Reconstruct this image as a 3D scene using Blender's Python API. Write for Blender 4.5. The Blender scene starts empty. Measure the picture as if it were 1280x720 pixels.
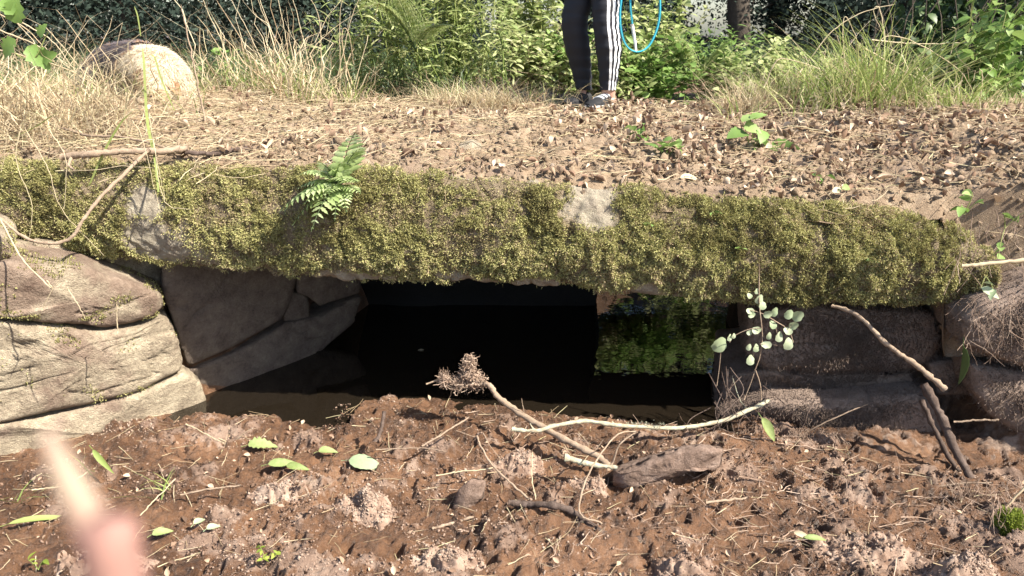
import bpy, math
import numpy as np
from mathutils import Vector, Matrix
PI = math.pi
# ------------------------------------------------------------------ camera, light, exposure
SC = bpy.context.scene
COL = SC.collection
CAMZ, PITCH, FPX = 1.38, math.radians(19.0), 931.0
cd = bpy.data.cameras.new('camera'); cam = bpy.data.objects.new('camera', cd); COL.objects.link(cam)
cam.location = (0, 0, CAMZ); cam.rotation_euler = (PI/2-PITCH, 0, 0)
cd.sensor_width = 36; cd.lens = FPX/1280*36; cd.clip_start = 0.02; cd.clip_end = 2000
cd.dof.use_dof = True; cd.dof.focus_distance = 2.7; cd.dof.aperture_fstop = 8.5
SC.camera = cam
SUN = Vector((0.68, -0.38, 0.80)).normalized()          # direction towards the sun
w = bpy.data.worlds.new('World'); SC.world = w; w.use_nodes = True
nt = w.node_tree; bg = nt.nodes['Background']
sky = nt.nodes.new('ShaderNodeTexSky'); sky.sky_type = 'NISHITA'; sky.sun_disc = False
sky.sun_elevation = math.asin(SUN.z); sky.sun_rotation = math.atan2(SUN.x, SUN.y)
sky.air_density = 1.0; sky.dust_density = 1.5
nt.links.new(sky.outputs[0], bg.inputs[0]); bg.inputs[1].default_value = 0.095
sl = bpy.data.lights.new('sun', 'SUN'); sl.energy = 5.0; sl.angle = math.radians(0.53); sl.color = (1.0, 0.93, 0.82)
so = bpy.data.objects.new('sun', sl); COL.objects.link(so); so.rotation_euler = SUN.to_track_quat('Z', 'Y').to_euler()
so.location = (6, -4, 9)
SC.view_settings.view_transform = 'Standard'; SC.view_settings.look = 'None'
SC.view_settings.exposure = 1.38; SC.view_settings.gamma = 1
SC.render.engine = 'CYCLES'
SC.cycles.max_bounces = 8; SC.cycles.diffuse_bounces = 3; SC.cycles.transparent_max_bounces = 4

# ------------------------------------------------------------------ numbers
rng = np.random.default_rng(11)
CP, SP = math.cos(PITCH), math.sin(PITCH)
def ray(px, py):
    a = (px-640)/FPX; b = (360-py)/FPX
    return np.array([a, CP+b*SP, -SP+b*CP])
def at(px, py, Y):
    d = ray(px, py); return np.array([0, 0, CAMZ]) + d*(Y/d[1])
def gz(px, py, z):
    d = ray(px, py); return np.array([0, 0, CAMZ]) + d*((z-CAMZ)/d[2])
def sstep(a, b, x):
    t = np.clip((x-a)/(b-a), 0, 1); return t*t*(3-2*t)
def _h(ix, iy, iz, s):
    n = (ix*374761393 + iy*668265263 + iz*2147483647 + s*1274126177) & 0xffffffff
    n = ((n ^ (n >> 13))*1274126177) & 0xffffffff
    return ((n ^ (n >> 16)) & 0xffff)/65535.0
def vnoise(P, s=0):
    P = np.asarray(P, float); I = np.floor(P).astype(np.int64); F = P-I; F = F*F*(3-2*F); r = 0
    for dx in (0, 1):
        wx = F[:, 0] if dx else 1-F[:, 0]
        for dy in (0, 1):
            wy = F[:, 1] if dy else 1-F[:, 1]
            for dz in (0, 1):
                wz = F[:, 2] if dz else 1-F[:, 2]
                r = r + wx*wy*wz*_h(I[:, 0]+dx, I[:, 1]+dy, I[:, 2]+dz, s)
    return r*2-1
def fbm(P, scale, octv=4, s=0, gain=.5):
    P = np.asarray(P, float)/scale; a = 1; r = 0; t = 0
    for o in range(octv):
        r = r + a*vnoise(P*(2.03**o)+17.3*o, s+o); t += a; a *= gain
    return r/t
def catmull(pts, n):
    p = np.asarray(pts, float); m = len(p)
    if m == 2:
        t = np.linspace(0, 1, n)[:, None]; return p[0]*(1-t)+p[1]*t
    q = np.vstack([2*p[0]-p[1], p, 2*p[-1]-p[-2]]); out = []
    for u in np.linspace(0, m-1-1e-9, n):
        i = int(u); t = u-i; a, b, c, d = q[i:i+4]
        out.append(.5*((2*b)+(-a+c)*t+(2*a-5*b+4*c-d)*t*t+(-a+3*b-3*c+d)*t**3))
    return np.array(out)

# ------------------------------------------------------------------ materials
def ramp_node(nt, cols):
    r = nt.nodes.new('ShaderNodeValToRGB'); e = r.color_ramp.elements
    while len(e) < len(cols): e.new(.5)
    for i, c in enumerate(cols):
        pos, c3 = (c[0], c[1]) if isinstance(c[1], tuple) else (i/(len(cols)-1), c)
        e[i].position = pos; e[i].color = (*c3, 1)
    return r
def mth(nt, op, a, b=None, c=None, clamp=False):
    n = nt.nodes.new('ShaderNodeMath'); n.operation = op; n.use_clamp = clamp
    for i, v in enumerate((a, b, c)):
        if v is None: continue
        if isinstance(v, (int, float)): n.inputs[i].default_value = v
        else: nt.links.new(v, n.inputs[i])
    return n.outputs[0]
def nz(nt, scale, detail=6, rough=.6, dist=0, vec=None):
    n = nt.nodes.new('ShaderNodeTexNoise'); n.inputs['Scale'].default_value = scale
    n.inputs['Detail'].default_value = detail; n.inputs['Roughness'].default_value = rough; n.inputs['Distortion'].default_value = dist
    if vec is not None: nt.links.new(vec, n.inputs['Vector'])
    return n.outputs['Fac']
def mat(name, A, B=None, ns=8., vary=.5, rough=.9, bump=0., bs=60., transl=0., spec=.3, wetB=None, sheen=0, contrast=1.6):
    """A: ramp driven by noise and the per-piece number 'rnd'. B: second ramp where attribute 'zone' is 1."""
    m = bpy.data.materials.new(name); m.use_nodes = True; nt = m.node_tree; L = nt.links.new
    p = nt.nodes['Principled BSDF']; geo = nt.nodes.new('ShaderNodeNewGeometry'); pos = geo.outputs['Position']
    at_ = nt.nodes.new('ShaderNodeAttribute'); at_.attribute_name = 'rnd'
    n = nz(nt, ns, 8, .65, vec=pos)
    n = mth(nt, 'ADD', mth(nt, 'MULTIPLY', n, .6), mth(nt, 'MULTIPLY', nz(nt, ns*7.3, 6, .75, vec=pos), .4))
    n = mth(nt, 'MULTIPLY_ADD', n, contrast*1.25, .5-contrast*1.25*.5)
    f = mth(nt, 'MULTIPLY_ADD', at_.outputs['Fac'], vary, mth(nt, 'MULTIPLY', n, 1-vary), clamp=True)
    ra = ramp_node(nt, A); L(f, ra.inputs[0]); colr = ra.outputs[0]
    p.inputs['Roughness'].default_value = rough
    p.inputs['Specular IOR Level'].default_value = spec
    if B:
        rb = ramp_node(nt, B); L(f, rb.inputs[0])
        za = nt.nodes.new('ShaderNodeAttribute'); za.attribute_name = 'zone'
        z = mth(nt, 'MULTIPLY_ADD', nz(nt, bs*.5, 5, .6, vec=pos), .8, mth(nt, 'ADD', za.outputs['Fac'], -.4))
        z = mth(nt, 'MULTIPLY_ADD', z, 2.5, -.75, clamp=True)
        mx = nt.nodes.new('ShaderNodeMix'); mx.data_type = 'RGBA'; L(z, mx.inputs[0]); L(colr, mx.inputs[6]); L(rb.outputs[0], mx.inputs[7])
        colr = mx.outputs[2]
        if wetB is not None: L(mth(nt, 'MULTIPLY_ADD', z, wetB-rough, rough), p.inputs['Roughness'])
    L(colr, p.inputs['Base Color'])
    if bump:
        b = nt.nodes.new('ShaderNodeBump'); b.inputs['Strength'].default_value = 1; b.inputs['Distance'].default_value = bump
        L(mth(nt, 'ADD', nz(nt, bs, 8, .7, vec=pos), mth(nt, 'MULTIPLY', nz(nt, bs*4, 4, .6, vec=pos), .4)), b.inputs['Height']); L(b.outputs[0], p.inputs['Normal'])
    if transl:
        t = nt.nodes.new('ShaderNodeBsdfTranslucent'); L(colr, t.inputs[0])
        ms = nt.nodes.new('ShaderNodeMixShader'); ms.inputs[0].default_value = transl
        L(p.outputs[0], ms.inputs[1]); L(t.outputs[0], ms.inputs[2]); L(ms.outputs[0], nt.nodes['Material Output'].inputs[0])
    return m
M = {}
M['mud'] = mat('wet_mud', [(.012,.007,.005), (.075,.037,.019), (.21,.112,.060), (.38,.24,.155)], B=[(.07,.04,.028), (.25,.165,.118), (.47,.365,.285)], ns=26, vary=.42, rough=.36, wetB=.95, bump=.009, bs=110, spec=.55, contrast=2.1)
M['crumb'] = mat('mud_crumbs', [(.03,.017,.011), (.15,.088,.058), (.31,.22,.165), (.48,.39,.31)], ns=30, vary=.7, rough=.9, bump=.002, bs=200)
M['soil'] = mat('dry_soil', [(.09,.060,.037), (.27,.195,.128), (.50,.405,.285)], B=[(.08,.05,.035), (.23,.165,.12), (.40,.30,.225)], ns=24, vary=.2, rough=.95, bump=.008, bs=70)
M['field'] = M['soil']
M['granite'] = mat('lichen_granite', [(.10,.08,.06), (.28,.235,.18), (.40,.35,.26), (.52,.47,.36)], B=[(.04,.028,.016), (.14,.105,.06), (.27,.21,.14), (.42,.33,.235)], ns=26, vary=.12, rough=.92, bump=.010, bs=90, contrast=2.)
M['rockL'] = mat('tan_stone', [(.08,.06,.042), (.28,.225,.16), (.46,.385,.275), (.60,.52,.38)], B=[(.12,.075,.055), (.26,.19,.14), (.40,.31,.24)], ns=13, vary=.12, rough=.92, bump=.013, bs=60, contrast=2.3)
M['rockR'] = mat('silted_stone', [(.12,.085,.065), (.31,.232,.185), (.48,.38,.31)], ns=16, vary=.12, rough=.95, bump=.014, bs=80)
M['rockShaded'] = mat('shaded_brown_stone', [(.045,.034,.028), (.13,.10,.08), (.20,.16,.125), (.27,.23,.17)], ns=14, vary=.12, rough=.95, bump=.012, bs=60, contrast=2.2)  # darker copy of the left-wall stone, with shade put into the colour
M['rockTunnelShade'] = mat('tunnel_shade_stone', [(.004,.0036,.003), (.012,.011,.010)], ns=10, vary=.2, rough=.7, bump=.004, bs=50)  # damp stone, near black so the tunnel's shade sits in the colour
M['moss'] = mat('moss', [(.05,.038,.020), (.15,.125,.06), (.27,.245,.10), (.46,.45,.19), (.42,.325,.21), (.58,.47,.34)], ns=9, vary=.55, rough=.95, transl=.25, spec=.1)
M['leafg'] = mat('green_leaf', [(.09,.16,.035), (.20,.32,.08), (.36,.46,.17)], ns=40, vary=.7, rough=.5, transl=.35, spec=.4)
M['leafpale'] = mat('pale_leaf', [(.20,.27,.14), (.38,.45,.27), (.48,.52,.36)], ns=60, vary=.6, rough=.6, transl=.25, spec=.4)
M['leafshade'] = mat('shaded_foliage', [(.014,.022,.018), (.030,.044,.034), (.05,.070,.052)], ns=3, vary=.6, rough=.9, transl=.15, spec=.08)  # shade of the wood put into a dark blue-green leaf colour
M['leafmid'] = mat('mid_foliage', [(.03,.055,.02), (.065,.11,.035), (.12,.17,.06)], ns=3, vary=.6, rough=.45, transl=.3, spec=.4)
M['shrub'] = mat('sunlit_herbs', [(.12,.18,.06), (.30,.37,.13), (.46,.50,.24), (.52,.48,.28)], ns=6, vary=.7, rough=.55, transl=.4, spec=.3)
M['grass'] = mat('fresh_grass', [(.14,.21,.05), (.30,.37,.11), (.48,.47,.22)], ns=10, vary=.75, rough=.6, transl=.4, spec=.3)
M['fernm'] = mat('fern_green', [(.22,.32,.10), (.42,.52,.22), (.58,.64,.38)], ns=50, vary=.75, rough=.6, transl=.45)
M['leafground'] = mat('fallen_green_leaf', [(.10,.13,.04), (.20,.26,.08), (.33,.38,.17)], ns=70, vary=.5, rough=.6, transl=.25, contrast=2.2)
M['straw'] = mat('dry_grass', [(.26,.17,.10), (.48,.37,.23), (.68,.58,.40), (.50,.47,.24)], ns=20, vary=.75, rough=.7, transl=.3, spec=.3)
M['litter'] = mat('leaf_litter', [(.07,.042,.028), (.27,.175,.12), (.47,.35,.25), (.65,.53,.40)], ns=30, vary=.85, rough=.85, transl=.1, spec=.2)
M['bark'] = mat('bark', [(.03,.025,.02), (.08,.065,.05), (.14,.12,.09)], ns=20, vary=.2, rough=.95, bump=.01, bs=40)
M['stick'] = mat('weathered_stick', [(.14,.095,.06), (.32,.235,.165), (.48,.385,.29)], ns=45, vary=.25, rough=.85, bump=.0025, bs=180)
M['stickdark'] = mat('dark_stick', [(.03,.02,.015), (.10,.07,.055), (.26,.20,.17)], ns=30, vary=.2, rough=.9, bump=.003, bs=150)
M['lichen'] = mat('lichen_stick', [(.16,.10,.06), (.36,.27,.18), (.45,.48,.36), (.55,.60,.48)], ns=55, vary=.15, rough=.9, bump=.003, bs=200)
M['root'] = mat('fine_roots', [(.12,.075,.05), (.32,.225,.165), (.50,.39,.30)], ns=60, vary=.7, rough=.9)
def plain(name, c, rough=.6, bump=0, bs=300, spec=.4):
    d = tuple(x*.82 for x in c)
    return mat(name, [d, c], ns=40, vary=0, rough=rough, bump=bump, bs=bs, spec=spec)
# water
mw = bpy.data.materials.new('stream_water'); mw.use_nodes = True; nt = mw.node_tree; p = nt.nodes['Principled BSDF']
p.inputs['Base Color'].default_value = (.012, .009, .006, 1); p.inputs['Roughness'].default_value = .015; p.inputs['IOR'].default_value = 1.6
b = nt.nodes.new('ShaderNodeBump'); b.inputs['Distance'].default_value = .0018; b.inputs['Strength'].default_value = 1
g = nt.nodes.new('ShaderNodeNewGeometry'); nt.links.new(nz(nt, 7, 3, .5, vec=g.outputs['Position']), b.inputs['Height']); nt.links.new(b.outputs[0], p.inputs['Normal'])
M['water'] = mw

# ------------------------------------------------------------------ mesh building
class Buf:
    def __init__(s): s.v = []; s.q = []; s.t = []; s.r = []; s.z = []; s.n = 0
    def add(s, v, q=None, t=None, r=.5, z=0.):
        v = np.asarray(v, float).reshape(-1, 3); k = len(v)
        if q is not None and len(q): s.q.append(np.asarray(q, np.int64).reshape(-1, 4)+s.n)
        if t is not None and len(t): s.t.append(np.asarray(t, np.int64).reshape(-1, 3)+s.n)
        s.v.append(v); s.r.append(np.broadcast_to(np.asarray(r, float).reshape(-1) if np.ndim(r) else r, (k,)))
        s.z.append(np.broadcast_to(np.asarray(z, float).reshape(-1) if np.ndim(z) else z, (k,)))
        s.n += k
def build(name, buf, m, parent=None, smooth=True, origin=None, uv=None):
    v = np.vstack(buf.v)
    if origin is None:
        if parent is None:
            lo, hi = v.min(0), v.max(0); origin = np.array([(lo[0]+hi[0])/2, (lo[1]+hi[1])/2, lo[2]])
        else: origin = np.array(parent['_o'])
    origin = np.asarray(origin, float)
    q = np.vstack(buf.q) if buf.q else np.zeros((0, 4), np.int64); t = np.vstack(buf.t) if buf.t else np.zeros((0, 3), np.int64)
    me = bpy.data.meshes.new(name); me.vertices.add(len(v)); me.vertices.foreach_set('co', (v-origin).astype(np.float32).ravel())
    loops = np.concatenate([q.ravel(), t.ravel()]).astype(np.int32); me.loops.add(len(loops)); me.loops.foreach_set('vertex_index', loops)
    me.polygons.add(len(q)+len(t))
    st = np.concatenate([np.arange(len(q))*4, len(q)*4+np.arange(len(t))*3]).astype(np.int32)
    me.polygons.foreach_set('loop_start', st); me.polygons.foreach_set('use_smooth', np.full(len(q)+len(t), smooth))
    me.update(calc_edges=True)
    a = me.attributes.new('rnd', 'FLOAT', 'POINT'); a.data.foreach_set('value', np.concatenate(buf.r).astype(np.float32))
    zz = np.concatenate(buf.z)
    if zz.any(): a = me.attributes.new('zone', 'FLOAT', 'POINT'); a.data.foreach_set('value', zz.astype(np.float32))
    me.materials.append(m); o = bpy.data.objects.new(name, me); COL.objects.link(o)
    if parent is None: o.location = origin
    else: o.parent = parent
    o['_o'] = [float(x) for x in origin]
    return o
def tag(o, label=None, cat=None, group=None, kind=None):
    if label: o['label'] = label
    if cat: o['category'] = cat
    if group: o['group'] = group
    if kind: o['kind'] = kind
    return o
def empty(name, loc, label=None, cat=None, group=None):
    o = bpy.data.objects.new(name, None); COL.objects.link(o); o.location = loc; o['_o'] = [float(x) for x in loc]
    return tag(o, label, cat, group)
def grid_faces(nu, nv, close_u=False, close_v=False):
    i = np.arange(nu if close_u else nu-1); j = np.arange(nv if close_v else nv-1); I, J = np.meshgrid(i, j, indexing='ij')
    I2, J2 = (I+1) % nu, (J+1) % nv
    return np.stack([I*nv+J, I2*nv+J, I2*nv+J2, I*nv+J2], -1).reshape(-1, 4)
def strips(buf, paths, widths, side, r):
    N, S, _ = paths.shape; off = side[:, None, :]*widths[:, :, None]*.5
    V = np.stack([paths-off, paths+off], 2).reshape(N, S*2, 3)
    f = np.array([[2*k, 2*k+1, 2*k+3, 2*k+2] for k in range(S-1)])
    F = (f[None]+(np.arange(N)*S*2)[:, None, None]).reshape(-1, 4)
    buf.add(V, F, r=np.repeat(r, S*2))
def tubes(buf, paths, radii, r=None, sides=5, rough=0., z=0.):
    paths = np.asarray(paths, float); radii = np.asarray(radii, float)
    if paths.ndim == 2: paths = paths[None]; radii = radii[None]
    N, S, _ = paths.shape
    if radii.ndim == 1 or radii.shape[-1] != S: radii = np.broadcast_to(radii.reshape(-1, 1), (N, S))
    T = np.gradient(paths, axis=1); T /= np.linalg.norm(T, axis=2, keepdims=True)+1e-9
    ref = np.zeros_like(T); mean = T.mean(1); k = np.argmin(np.abs(mean), 1); ref[np.arange(N), :, k] = 1
    A = np.cross(T, ref); A /= np.linalg.norm(A, axis=2, keepdims=True)+1e-9; B = np.cross(T, A)
    th = np.arange(sides)/sides*2*PI; rr = radii[:, :, None]
    if rough: rr = rr*(1+rough*rng.uniform(-1, 1, (N, S, sides)))
    V = paths[:, :, None]+rr[..., None]*(np.cos(th)[None, None, :, None]*A[:, :, None]+np.sin(th)[None, None, :, None]*B[:, :, None])
    f = grid_faces(S, sides, close_v=True); F = (f[None]+(np.arange(N)*S*sides)[:, None, None]).reshape(-1, 4)
    if r is None: r = rng.uniform(0, 1, N)
    rv = np.repeat(np.broadcast_to(r, (N,)), S*sides); base = N*S*sides
    buf.add(V, F, r=rv, z=z)
    # caps
    c = np.stack([paths[:, 0], paths[:, -1]], 1).reshape(-1, 3); tri = []
    n0 = buf.n-base
    i = np.arange(N)
    for s_ in range(sides):
        s2 = (s_+1) % sides
        tri.append(np.stack([base+2*i, i*S*sides+s2, i*S*sides+s_], 1)); o = (S-1)*sides
        tri.append(np.stack([base+2*i+1, i*S*sides+o+s_, i*S*sides+o+s2], 1))
    buf.v.append(c); buf.r.append(np.repeat(np.broadcast_to(r, (N,)), 2)); buf.z.append(np.full(len(c), float(z) if np.ndim(z) == 0 else 0.)); buf.n += len(c)
    buf.t.append(np.vstack(tri)+n0)
def rotm(yaw, pitch, roll):
    cy, sy, cp, sp, cr, sr = np.cos(yaw), np.sin(yaw), np.cos(pitch), np.sin(pitch), np.cos(roll), np.sin(roll); o = np.zeros_like(cy); l = o+1
    Z = np.stack([cy, -sy, o, sy, cy, o, o, o, l], -1).reshape(-1, 3, 3)
    Y = np.stack([cp, o, -sp, o, l, o, sp, o, cp], -1).reshape(-1, 3, 3)       # positive pitch lifts +X
    X = np.stack([l, o, o, o, cr, -sr, o, sr, cr], -1).reshape(-1, 3, 3)
    return Z @ Y @ X
def scatter(buf, tv, tq, tt, R, scale, loc, r, z=0.):
    N = len(loc); k = len(tv); s = np.broadcast_to(np.asarray(scale, float).reshape(N, -1), (N, 3))
    V = np.einsum('nij,nkj->nki', R, tv[None]*s[:, None, :])+loc[:, None, :]; off = (np.arange(N)*k)[:, None, None]
    buf.add(V, None if tq is None else (tq[None]+off).reshape(-1, 4), None if tt is None else (tt[None]+off).reshape(-1, 3), r=np.repeat(r, k), z=z)
def U(a, b, n): return rng.uniform(a, b, n)
# templates
ico = bpy.data.meshes.new('t'); import bmesh
_b = bmesh.new(); bmesh.ops.create_icosphere(_b, subdivisions=1, radius=1); _b.to_mesh(ico); _b.free()
ICV = np.array([v.co[:] for v in ico.vertices]); ICT = np.array([p.vertices[:] for p in ico.polygons]); bpy.data.meshes.remove(ico)
def leaf_t(n=5, wid=.55, fold=.18, droop=.25, serr=0., tip=1.0):
    t = np.linspace(0, 1, n+1); wv = wid*.5*np.sin(PI*t**.8)**.8*(1-.25*t)
    if serr: wv = wv*(1+serr*np.where(np.arange(n+1) % 2, 1, -1)*(t > 0)*(t < 1))
    V = np.zeros((n+1, 3, 3)); V[:, :, 0] = t[:, None]; V[:, 0, 1] = wv; V[:, 2, 1] = -wv
    V[:, :, 2] = -droop*t[:, None]**2; V[:, 0, 2] += wv*fold*2; V[:, 2, 2] += wv*fold*2
    return V.reshape(-1, 3), grid_faces(n+1, 3)
LEAF = leaf_t(); LEAFB = leaf_t(9, .8, .12, .3, .08); LEAFN = leaf_t(4, .22, .2, .3); PIN = leaf_t(7, .5, .1, .15, .22)
RND = (lambda n=24: (np.vstack([[0, 0, 0]]+[[[.5+.5*math.cos(a)*s-(0), .46*math.sin(a)*s*(1+.08*math.cos(7*a)), .10*s*s*math.sin(2*a)] for a in np.arange(n)/n*2*PI] for s in (.5, 1)])))()
RND[0] = (.5, 0, 0)
def _rndf(n=24):
    t = [[0, 1+i, 1+(i+1) % n] for i in range(n)]; q = [[1+i, 1+n+i, 1+n+(i+1) % n, 1+(i+1) % n] for i in range(n)]
    return np.array(q), np.array(t)
RNDQ, RNDT = _rndf()
DIA = (np.array([[0, 0, 0], [.45, .28, .05], [1, 0, -.08], [.45, -.28, .05]]), np.array([[0, 1, 2, 3]]))
_a = np.arange(7)/7*2*PI
CURL = leaf_t(4, .7, .5, -.35)

def crumbs(buf, P, S, r=None, flat=.7):
    n = len(P); tv = ICV
    R = rotm(U(0, 6.3, n), U(-1, 1, n), U(-3, 3, n)); V = np.einsum('nij,nkj->nki', R, tv[None]*(S[:, None]*np.stack([U(.6, 1.5, n), U(.5, 1, n), U(.4, flat+.3, n)], 1))[:, None, :])
    V = V*(1+.45*rng.uniform(-1, 1, (n, len(tv), 1)))+P[:, None, :]
    buf.add(V, None, (ICT[None]+(np.arange(n)*len(tv))[:, None, None]).reshape(-1, 3), r=np.repeat(U(0, 1, n) if r is None else r, len(tv)))
def blades(buf, P, H, W, lean, seg=6, droop=.3, az=None, r=None, kink=0.):
    n = len(P); az = U(0, 2*PI, n) if az is None else az; d = np.stack([np.cos(az), np.sin(az), 0*az], 1); t = np.linspace(0, 1, seg)
    hx = (lean[:, None]*t+droop*U(.2, 1.6, n)[:, None]*t**2.2)*H[:, None]; hz = H[:, None]*(t-(.35*droop*U(.2, 1.8, n))[:, None]*t**3)
    path = P[:, None]+d[:, None]*hx[..., None]; path[:, :, 2] += hz
    if kink:
        k = rng.normal(0, kink, (n, seg, 3))*H[:, None, None]; k[:, 0] = 0; k = np.cumsum(k, 1)*.5; path += k
    a2 = az+PI/2+U(-.9, .9, n); side = np.stack([np.cos(a2), np.sin(a2), 0*a2], 1)
    wd = W[:, None]*(1-t**1.6*.9)[None]*np.minimum(1, .6+t*2)[None]
    strips(buf, path, wd, side, U(0, 1, n) if r is None else r)

# ------------------------------------------------------------------ terrain
XL = (np.array([1.5, 2.1, 2.5, 2.85, 3.15, 4.3, 4.6, 9, 60]), np.array([-2.1, -1.74, -1.28, -.98, -.78, -.45, .05, .2, 2]))
XR = (np.array([1.2, 1.9, 2.2, 2.5, 2.66, 2.8, 3.1, 4.3, 9, 60]), np.array([2.6, 2.0, 1.68, 1.5, 1.2, .95, 1.15, 1.5, 2.3, 6]))
WLpx = [(-300, 470), (150, 520), (255, 516), (345, 520), (400, 535), (440, 530), (425, 505), (500, 498), (560, 502), (640, 508), (700, 520), (760, 528), (880, 534), (960, 556), (1080, 585), (1200, 600), (1330, 640)]
WL = np.array([gz(a, b, 0)[:2] for a, b in WLpx])
def deckfront(x): return np.interp(x, [-6, -2, 0, 1.5, 2.2, 6], [2.66, 2.53, 2.42, 2.33, 2.05, 1.7])
def bank_h(x, y):
    return .80-.34*sstep(2.8, 2.5, y)*sstep(0, -.5, x)+.13*sstep(4.1, 4.45, y)+.05*fbm(np.stack([x, y, 0*x], 1), .9, 3, 5)
def ground_z(x, y, detail=True):
    x = np.asarray(x, float); y = np.asarray(y, float); P = np.stack([x, y, 0*x], 1)
    d = np.interp(x, WL[:, 0], WL[:, 1])-y
    z = np.where(d > 0, .03*(1-np.exp(-d/.05))+.055*np.clip(d, 0, 2.5), np.maximum(-.25, d*.45))
    z = np.where(y < 2.66, np.maximum(z, .035*sstep(.74, .84, x)-.03+.03*sstep(.8, .9, x)-.3*(x < .74)), z)+.05*sstep(.75, 1.7, x)*sstep(2.2, 1.6, y)
    if detail:
        near = np.maximum(sstep(-.12, .08, d), .7*sstep(.75, .9, x)*(y < 2.66))*sstep(4, 3, y)
        n1 = fbm(P, .28, 3, 1); n2 = fbm(P, .075, 3, 2); n3 = fbm(P, .022, 3, 3); c = np.abs(fbm(P, .16, 4, 7))
        z = z+near*(.028*n1+.021*n2*(1+n1)+.015*n3+.006*fbm(P, .009, 2, 8)-.022*sstep(.22, .42, fbm(P, .05, 3, 12))-.010*sstep(.04, 0, c)*sstep(-.1, .2, n1))
        zc = sstep(.0, .3, fbm(P, .12, 4, 21)+.12*sstep(.7, 1.5, x)-.06); z = z+near*zc*(.012+.022*(fbm(P, .035, 3, 9)+.1))
    out = np.maximum(np.interp(y, *XL)-x, x-np.interp(y, *XR))
    b = np.maximum(sstep(.05, .38, out), sstep(5.2, 5.8, y+.15*np.sin(x*3)))
    z = z*(1-b)+bank_h(x, y)*b
    far = sstep(4.2, 5.5, y)*b
    z = z+far*.06*fbm(P, 2.3, 3, 4)+.0*x
    return z
def axis(lo, hi, dlo, dhi, step, grow=1.22):
    c = list(np.arange(dlo, dhi, step)); s = step; a = dhi
    while a < hi: c.append(a); s *= grow; a += s
    c.append(hi); s = step; a = dlo-s
    while a > lo: c.insert(0, a); s *= grow; a -= s
    c.insert(0, lo); return np.array(c)
gx = axis(-60, 60, -1.85, 1.75, .0052); gy = axis(-20, 90, 1.25, 2.75, .0052)
X, Y = np.meshgrid(gx, gy, indexing='ij'); x, y = X.ravel(), Y.ravel(); z = ground_z(x, y); P = np.stack([x, y, z], 1)
zone = .9*sstep(-.12, .40, fbm(np.stack([x, y, 0*x], 1), .12, 5, 21, gain=.7)+.12*sstep(.7, 1.5, x)-.06)*(z > .012)*(y < 3.2)
b_ = Buf(); b_.add(P, grid_faces(len(gx), len(gy)), r=np.clip(.5+.9*fbm(P, .22, 4, 33), 0, 1), z=zone)
ground = tag(build('ground', b_, M['mud'], origin=(0, 0, 0)), kind='structure')
wb = Buf(); wx = np.array([-2.2, 3.5, 3.5, -2.2]); wy = np.array([2.0, 2.0, 12, 12])
wb.add(np.stack([wx, wy, 0*wx], 1), [[0, 1, 2, 3]]); tag(build('water', wb, M['water'], origin=(0, 0, 0), smooth=False), kind='structure')

# ------------------------------------------------------------------ the mossy lintel slab
TOPpx = np.array([(-200, 205), (0, 207), (120, 203), (230, 205), (340, 210), (480, 214), (600, 222), (700, 235), (800, 240), (900, 246), (1050, 256), (1130, 268), (1200, 290), (1245, 330)])
BOTpx = np.array([(-200, 290), (0, 303), (60, 308), (120, 316), (190, 327), (250, 333), (330, 335), (420, 345), (480, 353), (560, 352), (640, 352), (700, 358), (780, 362), (860, 370), (940, 374), (1000, 378), (1100, 382), (1180, 380), (1245, 370)])
NU, NF, NB = 760, 96, 40
def slab_geom():
    pxs = np.linspace(-200, 1235, NU); yt = np.interp(pxs, TOPpx[:, 0], TOPpx[:, 1]); yb = np.interp(pxs, BOTpx[:, 0], BOTpx[:, 1]); q = np.stack([pxs/40, 0*pxs, 0*pxs], 1); yt = yt+6*fbm(q, 1., 4, 201); yb = yb+4.5*fbm(q, 1., 4, 202)
    T = []; Bm = []
    for a, t, b in zip(pxs, yt, yb):
        xx = (a-640)/FPX*2.5; Yf = deckfront(xx)
        T.append(at(a, t, Yf+.05)); Bm.append(at(a, b, Yf+.02))
    return pxs, np.array(T), np.array(Bm)
pxs, TE, BE = slab_geom()
def slab_mesh():
    s = np.linspace(0, 1, NF); bulge = .055*np.sin(PI*s)**.7
    front = TE[:, None]*(1-s[None, :, None])+BE[:, None]*s[None, :, None]; front[:, :, 1] -= bulge[None]
    sb = np.linspace(0, 1, NB)[1:]
    bot = np.repeat(BE[:, None], NB-1, 1); bot[:, :, 1] += (sb*.68)[None]; bot[:, :, 2] += (-.012*np.sin(PI*sb)**.5)[None]
    bk = bot[:, -1:, :].copy(); bk[:, :, 2] = TE[:, None, 2]-.02
    st = np.linspace(1, 0, 30)[:-1]; top = np.repeat(TE[:, None], 29, 1); top[:, :, 1] += (st*.66)[None]; top[:, :, 2] -= .015*st
    return np.concatenate([front, bot, bk, top], 1)
G = slab_mesh(); nu, nv = G.shape[:2]; F = grid_faces(nu, nv, close_v=True)
def normals(V, nu, nv, close_v=True):
    A = V.reshape(nu, nv, 3); du = np.gradient(A, axis=0)
    dv = (np.roll(A, -1, 1)-np.roll(A, 1, 1)) if close_v else np.gradient(A, axis=1)
    n = np.cross(dv, du); n /= np.linalg.norm(n, axis=2, keepdims=True)+1e-9; return n
def slab_disp(P0, n):
    f = P0.reshape(-1, 3); d = .020*fbm(f, .30, 3, 41)+.012*fbm(f, .09, 4, 42)+.010*fbm(f, .025, 3, 43)
    q = f*np.array([1, 1, .45]); d = d-.010*sstep(.06, .0, np.abs(fbm(q, .16, 3, 44)))
    return d
N0 = normals(G, nu, nv); s_ = np.sign((N0[:, 20, 1]).mean()); N0 *= -s_
d = slab_disp(G, N0); G2 = G.reshape(-1, 3)+N0.reshape(-1, 3)*d[:, None]
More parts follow.
